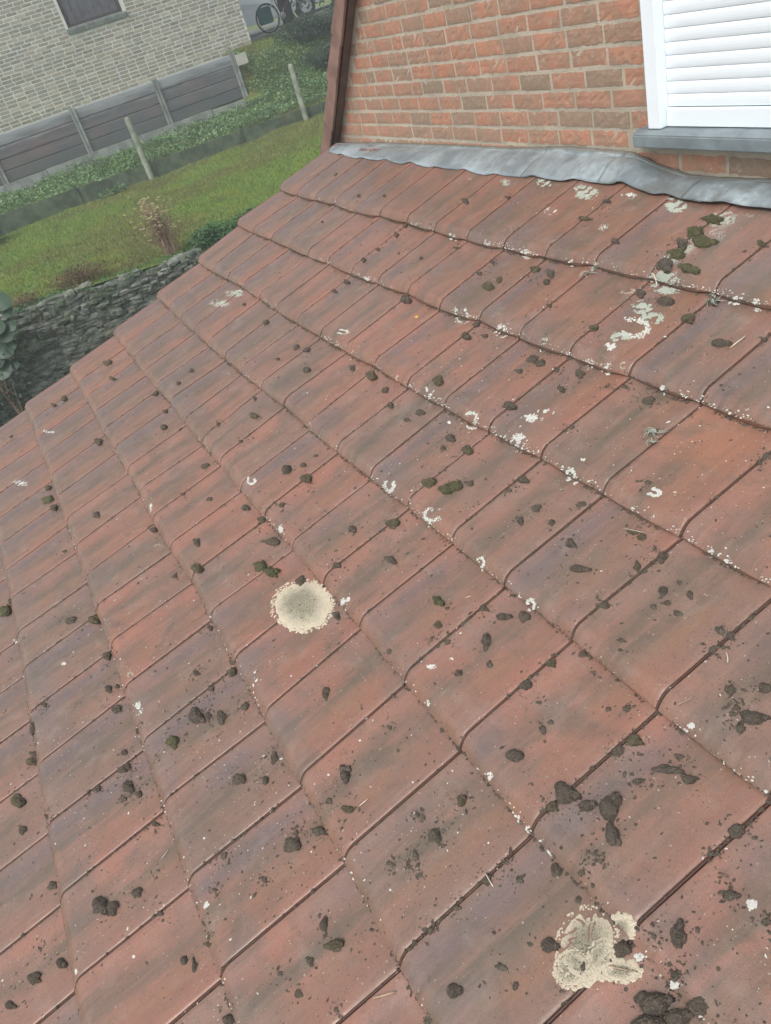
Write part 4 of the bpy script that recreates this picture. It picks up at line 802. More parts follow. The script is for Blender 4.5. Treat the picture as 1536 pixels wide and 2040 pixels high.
def blades(name, n, region, mat, seed, hmin, hmax, w, label, cat='grass', zoff=0, dens=None, lean=.6):
    g = np.random.default_rng(seed); x = g.uniform(region[0], region[1], n); y = g.uniform(region[2], region[3], n)
    if dens is not None:
        k = g.random(n) < dens(x, y); x = x[k]; y = y[k]
    n = len(x); z = terr(x, y)+.018*np.sin(x*2.1+y*1.3)*np.sin(y*2.7-x)+.010*np.sin(x*7.3)*np.sin(y*6.1+x)+zoff-.004
    h = g.uniform(hmin, hmax, n); a = g.uniform(0, 2*np.pi, n); la = g.uniform(0, 2*np.pi, n); ll = g.uniform(.1, lean, n)*h
    p0 = np.stack([x-np.cos(a)*w, y-np.sin(a)*w, z], -1); p1 = np.stack([x+np.cos(a)*w, y+np.sin(a)*w, z], -1)
    p2 = np.stack([x+np.cos(la)*ll, y+np.sin(la)*ll, z+h], -1)
    V = np.stack([p0, p1, p2], 1).reshape(-1, 3); F = np.arange(n*3).reshape(-1, 3)
    return tag(link(name, mesh_np(name, V, F, mat)), label, cat, kind='stuff')
blades('grass', 120000, (-10.55, -4.45, -4.0, 4.9), MAT['blade'], 1, .010, .050, .0060, 'short mossy lawn grass between the stone wall and edging boards')
blades('bank_grass', 45000, (-14.4, -10.7, 4.1, 9.5), MAT['blade'], 2, .03, .12, .006, 'longer grass on the bank beside the far house corner')

def leaves(n, posf, size, seed, flat=.5, asp=.6):
    """folded leaf: 4 verts, 2 tris"""
    g = np.random.default_rng(seed); P = posf(g, n); n = len(P)
    d = g.normal(size=(n, 3)); d[:, 2] *= flat; d /= np.linalg.norm(d, axis=1, keepdims=True)
    up = g.normal(size=(n, 3))*.5+np.array([0, 0, 1.0]); s = np.cross(d, up); s /= np.linalg.norm(s, axis=1, keepdims=True)
    L = g.uniform(size[0], size[1], n)[:, None]; w = L*asp*.5; nn = np.cross(s, d)
    a = P; b = P+d*L*.55+s*w+nn*L*.08; c = P+d*L; e = P+d*L*.55-s*w+nn*L*.08
    V = np.stack([a, b, c, e], 1).reshape(-1, 3); i = np.arange(n)*4
    F = np.concatenate([np.stack([i, i+1, i+2], -1), np.stack([i, i+2, i+3], -1)])
    return V, F
def strip_pos(x0, x1, y0, y1, h, clump=0.0, sc=1.4):
    def f(g, n):
        x = g.uniform(x0, x1, n); y = g.uniform(y0, y1, n)
        hh = h*(.15+.95*np.array([max(0, .5+noise.noise(Vector((a*sc, b*sc, 3)))) for a, b in zip(x, y)]))
        if clump: k = hh > clump*h; x, y, hh = x[k], y[k], hh[k]
        z = terr(x, y)+g.random(len(x))**.6*hh; return np.stack([x, y, z], -1)
    return f
V, F = leaves(20000, strip_pos(-12.45, -10.70, -4.0, 4.1, .17), (.025, .075), 3)
tag(link('ground_cover', mesh_np('ground_cover', V, F, MAT['weed'])), 'leafy green weeds filling the strip between the two edgings', 'weeds', kind='stuff')
V, F = leaves(18000, strip_pos(-14.0, -10.75, 4.1, 7.2, .24), (.025, .075), 4)
tag(link('bank_weeds', mesh_np('bank_weeds', V, F, MAT['weed'])), 'mixed leafy weeds on the bank beyond the end of the slab fence', 'weeds', kind='stuff')

V, F = leaves(6500, strip_pos(-10.4, -4.6, -4.0, 4.9, .05, .45, 2.2), (.015, .040), 5, .3)
tag(link('lawn_weeds', mesh_np('lawn_weeds', V, F, MAT['weed'])), 'flat-leaved weeds scattered through the mossy lawn', 'weeds', kind='stuff')
# ================================================================== FENCES
# slab fence: concrete posts with stacked dark gravel boards
m = M('fence_slab', .7, .35); p = m.pos(); n1 = m.noise(m.vmul(p, (1, .5, 4)), 3, 5, .6)
z_ = m.n('SeparateXYZ', Vector=p).outputs[2]
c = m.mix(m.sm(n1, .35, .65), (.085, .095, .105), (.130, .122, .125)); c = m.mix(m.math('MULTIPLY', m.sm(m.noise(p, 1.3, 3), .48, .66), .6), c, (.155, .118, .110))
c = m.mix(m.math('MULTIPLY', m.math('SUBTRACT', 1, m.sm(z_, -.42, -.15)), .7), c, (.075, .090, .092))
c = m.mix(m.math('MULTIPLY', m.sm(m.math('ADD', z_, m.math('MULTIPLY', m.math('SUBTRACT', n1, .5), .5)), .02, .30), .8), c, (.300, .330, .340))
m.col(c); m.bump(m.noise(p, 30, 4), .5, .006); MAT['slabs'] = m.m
fence = thing('slab_fence', 'dark concrete slab fence with grey posts in front of the far house', 'fence')
FY = [-3.168, -1.384, .404, 2.197, 3.975]
for y in FY:
    t = MB(); t.prism([(-13.36, y-.055), (-13.24, y-.055), (-13.24, y-.018), (-13.262, y-.012), (-13.262, y+.012), (-13.24, y+.018), (-13.24, y+.055), (-13.36, y+.055)], 'z', -.75, .335); t.build('post', MAT['concrete'], fence, bevel=.004)
rf = random.Random(8)
for i in range(len(FY)-1):
    for k in range(4):
        t = MB(); z0 = -.53+k*.2095; dx = rf.uniform(-.004, .004)
        t.prism([(-13.315+dx, z0), (-13.283+dx, z0), (-13.275+dx, z0+.02), (-13.279+dx, z0+.19), (-13.287+dx, z0+.2075), (-13.315+dx, z0+.2075)], 'y', FY[i]+.056, FY[i+1]-.056)
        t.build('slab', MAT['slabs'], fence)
# low back edging (concrete gravel boards lying in front of the slab fence)
e1 = thing('low_edging', 'low weathered concrete edging just in front of the slab fence', 'edging')
for i, (y0, y1, z) in enumerate([(-4.2, -2.42, -.475), (-2.41, -.62, -.48), (-.61, 1.17, -.47), (1.18, 2.96, -.475), (2.97, 3.72, -.50)]):
    t = MB(); t.box((-12.66, y0, -.80), (-12.61, y1, z)); t.build('edging_board', MAT['concrete'], e1, bevel=.006)
t = MB(); t.box((-12.68, 3.60, -.72), (-12.63, 4.46, -.565)); tag(t.build('fallen_board', MAT['mossconc'], None, bevel=.006), 'short mossy board lying loose past the end of the low edging', 'board')
t = MB(); t.prism([(-13.2, 4.01), (-13.16, 4.01), (-13.16, 4.25), (-13.2, 4.25)], 'z', .06, .27); tag(t.build('pale_block', simple('pale_block', (.42, .42, .36), .8, .1, 10, .3), None, bevel=.008), 'small pale block beside the last post of the slab fence', 'block')
# front edging with short stakes
e2 = thing('mossy_edging', 'mossy green concrete edging with short stakes between lawn and weeds', 'edging')
for i, (y0, y1, z0_, z1_) in enumerate([(-4.6, -2.24, -.70, -.715), (-2.23, -.50, -.712, -.735), (-.475, -.05, -.745, -.748), (-.04, .90, -.765, -.775), (.91, 2.72, -.780, -.795), (2.76, 4.46, -.80, -.845), (4.52, 6.2, -.85, -.88)]):
    t = MB(); t.prism([(y0, -1.3), (y1, -1.3), (y1, z1_), (y0, z0_)], 'x', -10.64, -10.595); t.build('edging_board', MAT['mossconc'], e2, bevel=.005)
for y, h in [(-2.235, -.68), (-.485, -.69), (.93, -.74), (2.74, -.72), (4.49, -.70)]:
    t = MB(); t.box((-10.594, y-.028, -1.3), (-10.545, y+.028, h)); t.build('stake', MAT['mossconc'], e2, bevel=.006)
# two tall round-topped concrete posts
for y, ztop, zb, lab in [(.85, .03, -1.02, 'tall round-topped concrete post nearest the dry shrub, in front of the slab fence'), (4.09, -.045, -1.10, 'tall mossy concrete post further right, close to the brown verge')]:
    t = MB(); P = [(-10.50, y, zb-.3), (-10.50, y, zb), (-10.50, y, ztop-.04), (-10.50, y, ztop-.012), (-10.50, y, ztop)]
    t.tube(P, [.060, .058, .052, .042, .014], 10); o = t.build('garden_post', simple('post_concrete', (.215, .240, .185), .85, .3, 7, .5), None, True); tag(o, lab, 'post', 'tall concrete posts on the lawn edge')
    o.rotation_euler = (0, 0, 0)

# ================================================================== FAR HOUSE
fh = thing('neighbour_house', 'pale grey-brown brick house with shuttered window behind the slab fence', 'house')
HX, HY1, HP = -14.5, 4.93, .0695
mb = MB()
W0, W1, WZ = 1.20, 2.40, 1.66
mb.box((HX-.25, -9, -.3), (HX-.0035, W0, 5.0)); mb.box((HX-.25, W0, -.3), (HX-.0035, W1, WZ-.06)); mb.box((HX-.25, W1, -.3), (HX-.0035, HY1-.006, 5.0)); mb.box((HX-.25, W0, 2.95), (HX-.0035, W1, 5.0))
mb.box((HX-9, HY1-.26, -.3), (HX-.251, HY1-.012, 5.0)); mb.box((HX-9, -9, -.3), (HX-8.8, HY1-.261, 5.0)); mb.box((HX-8.79, -9, -.3), (HX-.251, -8.8, 5.0))
mb.build('wall', MAT['fmortar'], fh)
t = MB(); t.prism([(HX+.4, 4.9), (HX-4.5, 7.6), (HX-9.4, 4.9), (HX-9.4, 5.0), (HX-4.5, 7.75), (HX+.4, 5.02)], 'y', -9.3, HY1+.3); t.build('roof', MAT['verge'], fh)
fb = []
for k in range(-1, 70):
    z0 = .215+HP*k; y = -5.0+(.11 if k % 2 else 0)+.01*math.sin(k*3)
    while y < HY1-.02:
        full = rb.random() > .03; L = .204 if full else .094
        y1 = y+L
        if z0+.06 > WZ-.14 and z0 < 2.95 and y1 > W0-.055 and y < W1+.075:
            if y < W0-.10: y1 = W0-.06; L = y1-y
            elif y1 > W1+.12: L = y1-(W1+.08); fb.append((W1+.08, z0, L)) if z0 < 4.9 else None; y = y1+.016; continue
            else: y += L+.016; continue
            if L > .03: fb.append((y, z0, L))
            y = y+.204+.016; continue
        if y1 > HY1: y1 = HY1; L = y1-y
        if L > .04 and z0 < 4.9: fb.append((y, z0, L))
        y += L+.016
fb.sort(key=lambda b: (Vector((HX, b[0], b[1]))-Vector((HX, 2.0, 1.3))).length if b[1] > .3 else 99)
def fbrick(L):
    b = .003; x0 = -.012; V = [(x0-.05, 0, 0), (x0-.05, L, 0), (x0-.05, L, .0545), (x0-.05, 0, .0545), (.0, b, b), (.0, L-b, b), (.0, L-b, .0545-b), (0, b, .0545-b), (-.004, 0, 0), (-.004, L, 0), (-.004, L, .0545), (-.004, 0, .0545)]
    F = [(4, 5, 6, 7), (8, 9, 5, 4), (9, 10, 6, 5), (10, 11, 7, 6), (11, 8, 4, 7), (0, 1, 9, 8), (1, 2, 10, 9), (2, 3, 11, 10), (3, 0, 8, 11)]
    return V, F
cache = {}; rest = MB()
for i, (y, z, L) in enumerate(fb):
    key = round(L, 3)
    if key not in cache: cache[key] = mesh_np('far_brick_mesh', *fbrick(L), MAT['fbrick'])
    off = (HX+rb.uniform(-.002, .0015), y, z)
    if i < 285: link('brick', cache[key], fh, Matrix.Translation(off))
    else: V, F = fbrick(L); rest.add([(v[0]+off[0], v[1]+off[1], v[2]+off[2]) for v in V], F)
me = bpy.data.meshes.new('brickwork'); me.from_pydata(rest.V, [], rest.F); me.update(); me.materials.append(MAT['fbrick']); tag(link('brickwork', me, fh), kind='stuff')
fw = MB(); fw.box((HX-.10, W0, WZ-.059), (HX-.03, W0+.07, 2.94)); fw.box((HX-.10, W1-.07, WZ-.059), (HX-.03, W1, 2.94)); fw.box((HX-.10, W0+.071, WZ-.059), (HX-.03, W1-.071, WZ+.02))
fw = fw.build('window', MAT['darkwood'], fh, bevel=.004)
for k in range(7):
    t = MB(); y0 = W0+.072+k*.151; t.box((HX-.085, y0, WZ+.021), (HX-.055-(k % 2)*.006, y0+.146, 2.93)); t.build('plank', simple('plank_brown', (.085, .085, .098), .7, .25, 8, .3), fw)
t = MB(); t.prism([(HX-.13, WZ-.135), (HX+.035, WZ-.150), (HX+.035, WZ-.070), (HX-.13, WZ+.03)], 'y', W0-.05, W1+.07); t.build('window_sill', simple('dark_sill', (.125, .145, .130), .7, .3, 12, .4), fh, bevel=.004)

# ================================================================== STONE WALL (rubble retaining wall)
sw = thing('stone_wall', 'mossy rubble stone retaining wall holding up the lawn', 'wall')
t = MB(); t.prism([(-7, -3.1), (3, -3.1), (3, -1.26), (.2, -1.24), (-1, -1.17), (-2.3, -1.08), (-7, -1.05)], 'x', -4.75, -4.40); t.build('core', MAT['soil'], sw)
m = M('rubble_stone', .85, .3); p = m.pos(); r = m.rnd(); n1 = m.noise(p, 10, 4, .6)
c = m.ramp(r, [(0, (.135, .155, .130)), (.35, (.185, .205, .172)), (.6, (.240, .260, .225)), (.8, (.165, .168, .120)), (1, (.360, .380, .340))])
c = m.mix(m.math('MULTIPLY', m.sm(n1, .45, .65), .55), c, (.075, .090, .055)); c = m.mix(m.math('MULTIPLY', m.sm(m.noise(p, 38, 4, .7), .60, .72), .5), c, (.42, .45, .41))
m.col(c); m.bump(m.math('ADD', m.noise(p, 40, 5, .7), n1), 1.0, .015); MAT['stone'] = m.m
def stone_mesh(seed):
    bm = bmesh.new(); bmesh.ops.create_cube(bm, size=1.0); bmesh.ops.subdivide_edges(bm, edges=list(bm.edges), cuts=2, use_grid_fill=True); o = Vector((seed*3.7, seed*1.9, 0))
    for v in bm.verts:
        d = v.co.copy(); q = d.lerp(d.normalized()*.58, .42); q += Vector((noise.noise(d*2.3+o), noise.noise(d*2.1+o*2), noise.noise(d*2.6+o*3)))*.16; v.co = q
    me = bpy.data.meshes.new('stone_mesh'); bm.to_mesh(me); bm.free()
    me.materials.append(MAT['stone']); return me
SM = [stone_mesh(k+1) for k in range(10)]
rs2 = random.Random(21); stones = []
z = -3.05
while z < -1.0:
    h = rs2.uniform(.030, .066); y = -4.2+rs2.uniform(0, .1)
    while y < 2.4:
        L = rs2.uniform(.07, .24)*(1 if h > .045 else .7); hh = h*rs2.uniform(.85, 1.12)
        if z+h < wall_top(y+L/2)+.03: stones.append((y+L/2, z+h/2, L, hh))
        y += L*.97
    z += h*.94
stones.sort(key=lambda s: abs(s[0]+1.6)+max(0, -1.95-s[1])*3)
rest = MB()
for i, (y, z, L, h) in enumerate(stones):
    m_ = Matrix.Translation((-4.40+rs2.uniform(-.03, .035), y, z+rs2.uniform(-.008, .008))) @ Matrix.Rotation(R(rs2.uniform(-9, 9)), 4, 'X') @ Matrix.Diagonal((rs2.uniform(.10, .16), L*1.10, h*1.20, 1))
    me = rs2.choice(SM)
    if i < 280: link('stone', me, sw, m_)
    else: rest.add([m_ @ v.co for v in me.vertices], [tuple(q.vertices) for q in me.polygons])
if rest.V: tag(rest.build('stonework', MAT['stone'], sw), kind='stuff')
V, F = leaves(5200, lambda g, n: np.stack([g.uniform(-4.62, -4.28, n), g.uniform(-4.0, 1.2, n), np.zeros(n)], -1), (.012, .035), 33)
yy = V[:, 1]; V[:, 2] += wall_top(yy)+np.random.default_rng(3).normal(0, .02, len(V)).repeat(1)*0+.015-.10*(V[:, 0] > -4.38)*(.5+.5*np.sin(yy*9))
tag(link('wall_top_weeds', mesh_np('wall_top_weeds', V, F, MAT['fern'])), 'low green growth creeping over the top of the stone wall', 'weeds', kind='stuff')

V, F = leaves(5200, lambda g, n: np.stack([g.uniform(-4.36, -4.26, n), -3.3+2.6*g.random(n)**1.5, np.zeros(n)], -1), (.012, .032), 34, .7, .6)
g_ = np.random.default_rng(9); k = len(V)//4; zz = (-1.05-abs(g_.normal(0, .26, k))).repeat(4); V[:, 2] += zz
keep = np.array([noise.noise(Vector((V[i*4, 1]*3.2, V[i*4, 2]*4.0, 2))) > .02 for i in range(k)]); V4 = V.reshape(k, 4, 3)[keep]; n4 = len(V4); i4 = np.arange(n4)*4
tag(link('wall_creeper', mesh_np('wall_creeper', V4.reshape(-1, 3), np.concatenate([np.stack([i4, i4+1, i4+2], -1), np.stack([i4, i4+2, i4+3], -1)]), MAT['fern'])), 'dark green creeping growth covering parts of the stone wall face', 'creeper', kind='stuff')
# ================================================================== PLANTS
def plant_obj(name, V, F, mat, parent, smooth=False): return link(name, mesh_np(name, V, F, mat, smooth), parent)
# dry many-stemmed shrub with pale seed heads
sh = thing('dry_shrub', 'dry brown many-stemmed shrub with pale flower heads at the stone wall edge', 'shrub', (-4.72, -.36, -1.10))
rs3 = random.Random(14); st_ = MB(); hd = MB(); lf = MB()
for k in range(150):
    a = rs3.uniform(0, 6.28); sp = min(1, abs(rs3.gauss(0, .5))); H = rs3.uniform(.26, .68)*(1-.12*sp)
    bx, by = rs3.gauss(0, .035), rs3.gauss(0, .045); ex, ey = math.cos(a)*sp*.20, math.sin(a)*sp*.26-.10*H
    P = [(bx, by, -.04), (bx+ex*.35, by+ey*.35, H*.4), (bx+ex*.75, by+ey*.75, H*.78), (bx+ex, by+ey, H)]
    st_.tube(P, [.0036, .003, .0022, .0014], 4, False)
    for _ in range(2):
        t = rs3.uniform(.5, .9); q = Vector(P[1]).lerp(Vector(P[3]), t); e = q+Vector((rs3.uniform(-.05, .05), rs3.uniform(-.06, .06), rs3.uniform(.03, .08))); st_.tube([q, e], [.0018, .001], 3, False)
        if rs3.random() < .35:
            c_ = Vector(e)
            for _ in range(3): d_ = Vector((rs3.uniform(-.012, .012), rs3.uniform(-.012, .012), rs3.uniform(-.003, .005))); hd.box(c_+d_-Vector((.007, .007, .002)), c_+d_+Vector((.007, .007, .003)))
    if rs3.random() < .45:
        c_ = Vector(P[3])
        for _ in range(6): d_ = Vector((rs3.uniform(-.018, .018), rs3.uniform(-.018, .018), rs3.uniform(-.004, .006))); hd.box(c_+d_-Vector((.006, .006, .002)), c_+d_+Vector((.006, .006, .003)))
st_.build('stems', MAT['stem'], sh); tag(hd.build('seed_heads', MAT['seed'], sh), kind='stuff')
V, F = leaves(900, lambda g, n: np.stack([g.normal(0, .10, n), g.normal(-.03, .15, n), g.uniform(.12, .50, n)], -1), (.012, .03), 51); plant_obj('leaves', V, F, MAT['redshrub'], sh)

def leafy(name, label, cat, loc, n, rad, h, size, mat, seed, flat=.5, asp=.5, group=None, stemcol='stem'):
    t_ = thing(name, label, cat, loc, group)
    def pf(g, n):
        q = g.normal(size=(n, 3)); q /= np.linalg.norm(q, axis=1, keepdims=True); rr = g.random(n)[:, None]**.45
        lump = np.array([1+.45*noise.noise(Vector(tuple(a*1.8))+Vector((seed, 0, 0))) for a in q])[:, None]
        q = q*rr*lump; return q*np.array([rad[0], rad[1], h*.5])+np.array([0, 0, h*.5])
    V, F = leaves(n, pf, size, seed, flat, asp); plant_obj('foliage', V, F, mat, t_)
    mb = MB(); rq = random.Random(seed)
    for _ in range(9):
        a = rq.uniform(0, 6.28); k = rq.uniform(.2, .8); mb.tube([(0, 0, -.05), (math.cos(a)*rad[0]*k*.4, math.sin(a)*rad[1]*k*.4, h*.35), (math.cos(a)*rad[0]*k, math.sin(a)*rad[1]*k, h*.8)], [.006, .005, .002], 4, False)
    mb.build('stems', MAT[stemcol], t_); return t_
leafy('fern', 'bright green leafy fern-like plant right of the dry shrub on the wall', 'plant', (-4.50, .12, -1.18), 1500, (.20, .30), .26, (.03, .09), MAT['fern'], 61, .4, .26)
leafy('fern', 'second green leafy plant hanging over the wall beside the roof verge', 'plant', (-4.50, .62, -1.18), 1200, (.2, .32), .24, (.03, .09), MAT['fern'], 62, .4, .26)
leafy('fern', 'leafy fern drooping down the wall face below the dry shrub', 'plant', (-4.36, -.06, -1.38), 500, (.10, .16), .22, (.03, .08), MAT['fern'], 63, .4, .3)
leafy('brown_shrub', 'low brown-leaved shrub on the wall top left of the dry shrub', 'shrub', (-4.66, -1.48, -1.08), 2600, (.26, .36), .26, (.012, .030), MAT['redshrub'], 64, .8, .6)
leafy('brown_shrub', 'smaller rusty shrub at the far left end of the wall top', 'shrub', (-4.58, -2.16, -1.05), 900, (.16, .20), .16, (.012, .028), MAT['redshrub'], 65, .8, .6)
leafy('weed_clump', 'bright weed clump growing on the lawn against the mossy edging', 'plant', (-10.35, .10, -1.06), 500, (.18, .28), .16, (.03, .07), MAT['weed'], 66)
leafy('dark_shrub', 'dark bluish-green shrub at the left end of the mossy edging', 'shrub', (-9.9, -2.35, -1.06), 4200, (.45, .55), .52, (.02, .05), MAT['bush'], 67)
leafy('dark_bush', 'dark evergreen bush on the bank nearest the far house corner', 'bush', (-13.9, 6.0, .0), 9000, (.70, .62), .55, (.025, .07), MAT['bush'], 68)
leafy('dark_bush', 'dark low bush on the bank in the middle of the three', 'bush', (-12.8, 6.15, -.62), 12000, (.95, .80), .62, (.025, .07), MAT['bush'], 70)
leafy('dark_bush', 'dark evergreen bush partly behind the brown verge tiles', 'bush', (-13.3, 7.4, -.35), 16000, (1.2, 1.1), 1.2, (.03, .08), MAT['bush'], 69)
# round-leaved plant at the left edge of the picture
bp = thing('round_leaf_plant', 'plant with big round grey-green leaves at the left end of the stone wall', 'plant', (-4.10, -2.76, -1.75))
def round_leaf(p, nrm, rad, seed):
    nrm = Vector(nrm).normalized(); a = nrm.orthogonal().normalized(); b = nrm.cross(a); V = [Vector(p)]; F = []
    for i in (1, 2):
        for k in range(14):
            t = 2*math.pi*k/14; rr = rad*i/2*(1+.06*math.sin(3*t+seed)); V.append(Vector(p)+a*math.cos(t)*rr+b*math.sin(t)*rr+nrm*(-.10*rad*(i/2)**2+.03*rad*math.sin(5*t)))
    for k in range(14): F.append((0, 1+k, 1+(k+1) % 14)); F.append((1+k, 15+k, 15+(k+1) % 14, 1+(k+1) % 14))
    return V, F
for i, (x, y, z, r_) in enumerate([[-4.0, -2.352, -0.76, 0.111], [-4.0, -2.482, -1.074, 0.098], [-4.0, -2.573, -1.21, 0.119], [-4.0, -2.691, -1.395, 0.12], [-4.0, -2.35, -0.873, 0.069], [-4.0, -2.484, -1.22, 0.056], [-4.0, -2.544, -0.96, 0.125], [-4.0, -2.549, -1.4, 0.056], [-4.0, -2.7, -1.27, 0.112], [-4.0, -2.39, -1.027, 0.063]]):
    V, F = round_leaf((x+4.10, y+2.76, z+1.75), (.75+.2*math.sin(i*2), .1*math.cos(i*3)-.15, .62), r_, i)
    link('leaf', mesh_np('round_leaf', V, F, MAT['bigleaf'], True), bp)
mb = MB()
for i in range(6): mb.tube([(0, 0, -.35), (.05*math.sin(i), .06*math.cos(i*2), 0), (.08*math.sin(i*1.7), .12*math.cos(i), .35)], [.008, .006, .003], 5, False)
mb.build('stems', MAT['stem'], bp)
V, F = leaves(2600, lambda g, n: np.stack([g.normal(-4.15, .16, n), g.normal(-3.0, .32, n), g.uniform(-2.6, -1.1, n)], -1), (.03, .07), 71, .6, .7)
o = thing('ivy', 'dark ivy hanging at the left frame edge beside the stone wall', 'ivy'); plant_obj('foliage', V, F, MAT['bush'], o)
V, F = leaves(2400, lambda g, n: np.stack([g.normal(-3.4, .35, n), g.normal(-2.9, .45, n), g.uniform(-2.6, -2.1, n)], -1), (.02, .05), 72, .6, .7)
o = thing('yard_bush', 'pale-leaved low bush in the yard at the foot of the stone wall', 'bush'); plant_obj('foliage', V, F, MAT['bigleaf'], o)
pl = thing('timber_trellis', 'weathered grey slats standing at the foot of the stone wall', 'trellis')
for k in range(5):
    t = MB(); t.box((-4.12, -2.78+k*.07, -2.9), (-4.09, -2.735+k*.07, -1.93-.02*(k % 2))); t.build('slat', MAT['concrete'], pl)

# tree beyond the driveway, crown hanging into the top of the picture
tr = thing('tree', 'green broadleaf tree hanging over the driveway beside the far house', 'tree', (-16.2, 8.0, .1))
def pf(g, n):
    q = g.normal(size=(n, 3)); q /= np.linalg.norm(q, axis=1, keepdims=True); rr = g.random(n)[:, None]**.4
    l = np.array([1+.5*noise.noise(Vector(tuple(a*2.2))) for a in q])[:, None]; return q*rr*l*np.array([1.3, 1.35, 1.15])+np.array([0, 0, 1.75])
V, F = leaves(26000, pf, (.05, .12), 81, .9, .45); plant_obj('crown', V, F, MAT['tree'], tr)
mb = MB(); mb.tube([(0, 0, -.3), (.05, .02, .8), (-.05, .05, 1.6), (0, 0, 2.6)], [.13, .11, .09, .04], 10)
for a in range(6): mb.tube([(0, 0, 1.2+.15*a), (math.cos(a)*.6, math.sin(a)*.6, 1.7+.15*a), (math.cos(a)*1.1, math.sin(a)*1.2, 2.1+.12*a)], [.05, .03, .012], 6)
mb.build('trunk', MAT['darkwood'], tr)

# ================================================================== DRIVEWAY THINGS (seen small past the house corner)
M_rub = simple('tyre_rubber', (.020, .022, .026), .8, .2, 10, 0); M_wh = simple('white_paint', (.62, .66, .68), .35, .04, 4, 0); M_teal = simple('teal_fabric', (.030, .130, .140), .8, .2, 12, .3)
M_red = simple('red_paint', (.26, .045, .050), .4, .1, 8, 0); M_dk = simple('dark_paint', (.030, .040, .050), .5, .15, 6, 0); M_chr = simple('alloy', (.52, .54, .54), .35, .05, 6, 0)
bx, bz = -17.9, .30
bk = thing('bicycle', 'dark bicycle with white fork leaning past the far house corner', 'bicycle', (bx, 6.78, bz))
def wheel(y):
    w = MB(); N = 32; w.tube([(0, y+.325*math.cos(i*2*math.pi/N), .335+.325*math.sin(i*2*math.pi/N)) for i in range(N+1)], .019, 8, False); w = w.build('wheel', M_rub, bk, True)
    s = MB(); s.tube([(0, y+.298*math.cos(i*2*math.pi/N), .335+.298*math.sin(i*2*math.pi/N)) for i in range(N+1)], .009, 6, False)
    for k in range(20): a = k*math.pi/10; s.tube([(0.0, y, .335), (0, y+.296*math.cos(a), .335+.296*math.sin(a))], .0014, 3, False)
    s.tube([(-.03, y, .335), (.03, y, .335)], .028, 10); s.build('rim', M_chr, w, True)
wheel(0); wheel(1.04)
t = MB(); t.tube([(0, .42, .29), (0, .30, .80)], .018); t.tube([(0, .30, .78), (0, .86, .80)], .018); t.tube([(0, .42, .29), (0, .86, .76)], .020); t.tube([(0, .86, .72), (0, .84, .90)], .018); t.build('frame', M_red, bk, True)
t = MB(); t.tube([(.03, 0, .335), (.03, .31, .74)], .012); t.tube([(-.03, 0, .335), (-.03, .31, .74)], .012); t.tube([(.03, 0, .335), (.02, .42, .29)], .012); t.build('rear_stays', M_wh, bk, True)
t = MB(); t.tube([(.04, 1.04, .335), (.04, .93, .60), (.03, .87, .74)], .014); t.tube([(-.04, 1.04, .335), (-.04, .93, .60), (-.03, .87, .74)], .014); t.build('fork', M_wh, bk, True)
t = MB(); t.tube([(-.26, .80, .96), (-.1, .86, .98), (0, .86, .92), (.1, .86, .98), (.26, .80, .96)], .012); t.build('handlebar', M_chr, bk, True)
t = MB(); t.prism([(.16, .88), (.42, .905), (.43, .93), (.30, .955), (.16, .94)], 'x', -.05, .05); t.build('saddle', M_dk, bk, bevel=.01)
t = MB(); t.tube([(.065, .50, .45), (.065, .42, .29), (-.065, .42, .29), (-.065, .34, .13)], .010); t.build('crank', M_chr, bk, True); t = MB(); t.tube([(.05, .42, .29), (.06, .42, .29)], .09, 20); t.build('chainring', M_chr, bk, True)
t = MB(); t.box((.05, -.30, .22), (.17, .10, .60)); t.build('pannier', M_teal, bk, bevel=.03)
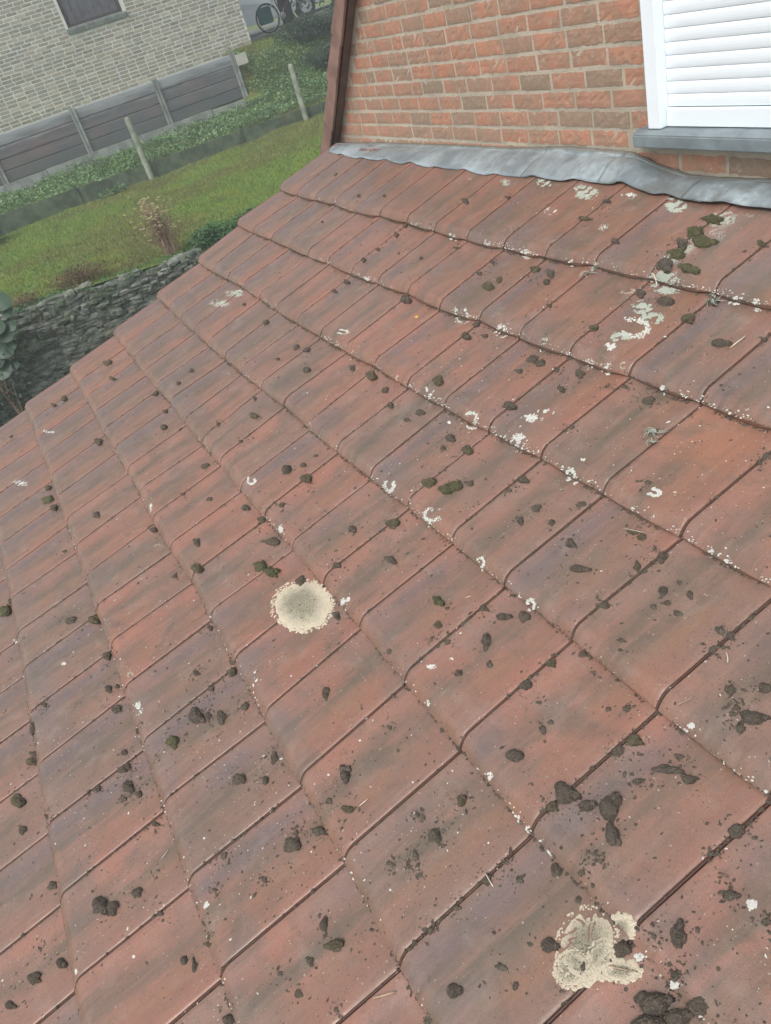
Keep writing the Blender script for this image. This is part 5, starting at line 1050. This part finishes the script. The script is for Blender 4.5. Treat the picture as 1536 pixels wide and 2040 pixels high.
# white car further back, mostly hidden
cr = thing('parked_car', 'white car parked on the drive behind the bicycle, half hidden by leaves', 'car', (-21.0, 7.6, .295))
prof = [(-1.95, .28), (-1.98, .60), (-1.85, .86), (-1.15, .95), (-.65, 1.38), (.85, 1.44), (1.45, 1.02), (2.0, .92), (2.06, .55), (2.0, .28)]
t = MB(); V = []
for x_, k in ((.82, 1), (.70, 1), (-.70, 1), (-.82, 1)):
    for (y_, z_2) in prof: V.append(((x_ if z_2 < .98 else x_*.84), y_, z_2))
n_ = len(prof); Fc = [tuple(range(n_)), tuple(reversed(range(3*n_, 4*n_)))]
for s_ in range(3):
    for i in range(n_): a = s_*n_+i; b = s_*n_+(i+1) % n_; Fc.append((a, a+n_, b+n_, b))
t.add(V, Fc); t.build('body', M_wh, cr, bevel=.03)
t = MB(); t.prism([(-1.05, .99), (-.62, 1.33), (.05, 1.37), (.05, .99)], 'x', .695, .735); t.prism([(.12, .99), (.12, 1.37), (.80, 1.38), (1.32, 1.02), (1.30, .99)], 'x', .695, .735); t.build('side_window', M_dk, cr)
for y_ in (-1.25, 1.32):
    t = MB(); t.tube([(.62, y_, .31), (.845, y_, .31)], .315, 24); w = t.build('wheel', M_rub, cr, bevel=.01); t = MB(); t.tube([(.80, y_, .31), (.86, y_, .31)], .19, 16); t.build('rim', M_chr, w, bevel=.01)
t = MB(); t.box((.80, -.85, .26), (.87, .92, .36)); t.build('sill_trim', M_wh, cr, bevel=.01)
t = MB(); t.box((.0, 0, 0), (.05, .34, 1.9)); o = t.build('dark_board', M_dk, None, bevel=.005); o.location = (-18.05, 7.22, .30); tag(o, 'tall dark board standing on the drive behind the bicycle', 'board')
bn = thing('timber_bench', 'low grey timber bench on the drive edge under the tree', 'bench', (-17.6, 7.5, .22))
t = MB(); t.box((-.16, .12, .20), (.16, 1.45, .27)); t.build('seat', MAT['concrete'], bn, bevel=.006)
t = MB(); t.box((-.15, .15, -.15), (.15, .42, .198)); t.build('leg', MAT['concrete'], bn, bevel=.006); t = MB(); t.box((-.15, 1.15, -.15), (.15, 1.35, .198)); t.build('leg', MAT['concrete'], bn, bevel=.006)

hz = bpy.data.materials.new('haze'); hz.use_nodes = True; hz.node_tree.nodes.clear()
ho = hz.node_tree.nodes.new('ShaderNodeOutputMaterial'); hv = hz.node_tree.nodes.new('ShaderNodeVolumePrincipled'); hv.inputs['Density'].default_value = .0065; hv.inputs['Color'].default_value = (.86, .95, .95, 1)
hz.node_tree.links.new(hv.outputs[0], ho.inputs['Volume'])
mb = MB(); mb.box((-61, -61, -4.6), (9, 61, 9.5)); o = mb.build('haze', hz); tag(o, 'thin damp haze over the garden', None, kind='stuff')
tot = sum(len(o.data.polygons) for o in bpy.data.objects if o.type == 'MESH')
print('objects', len(bpy.data.objects), 'polys', tot)
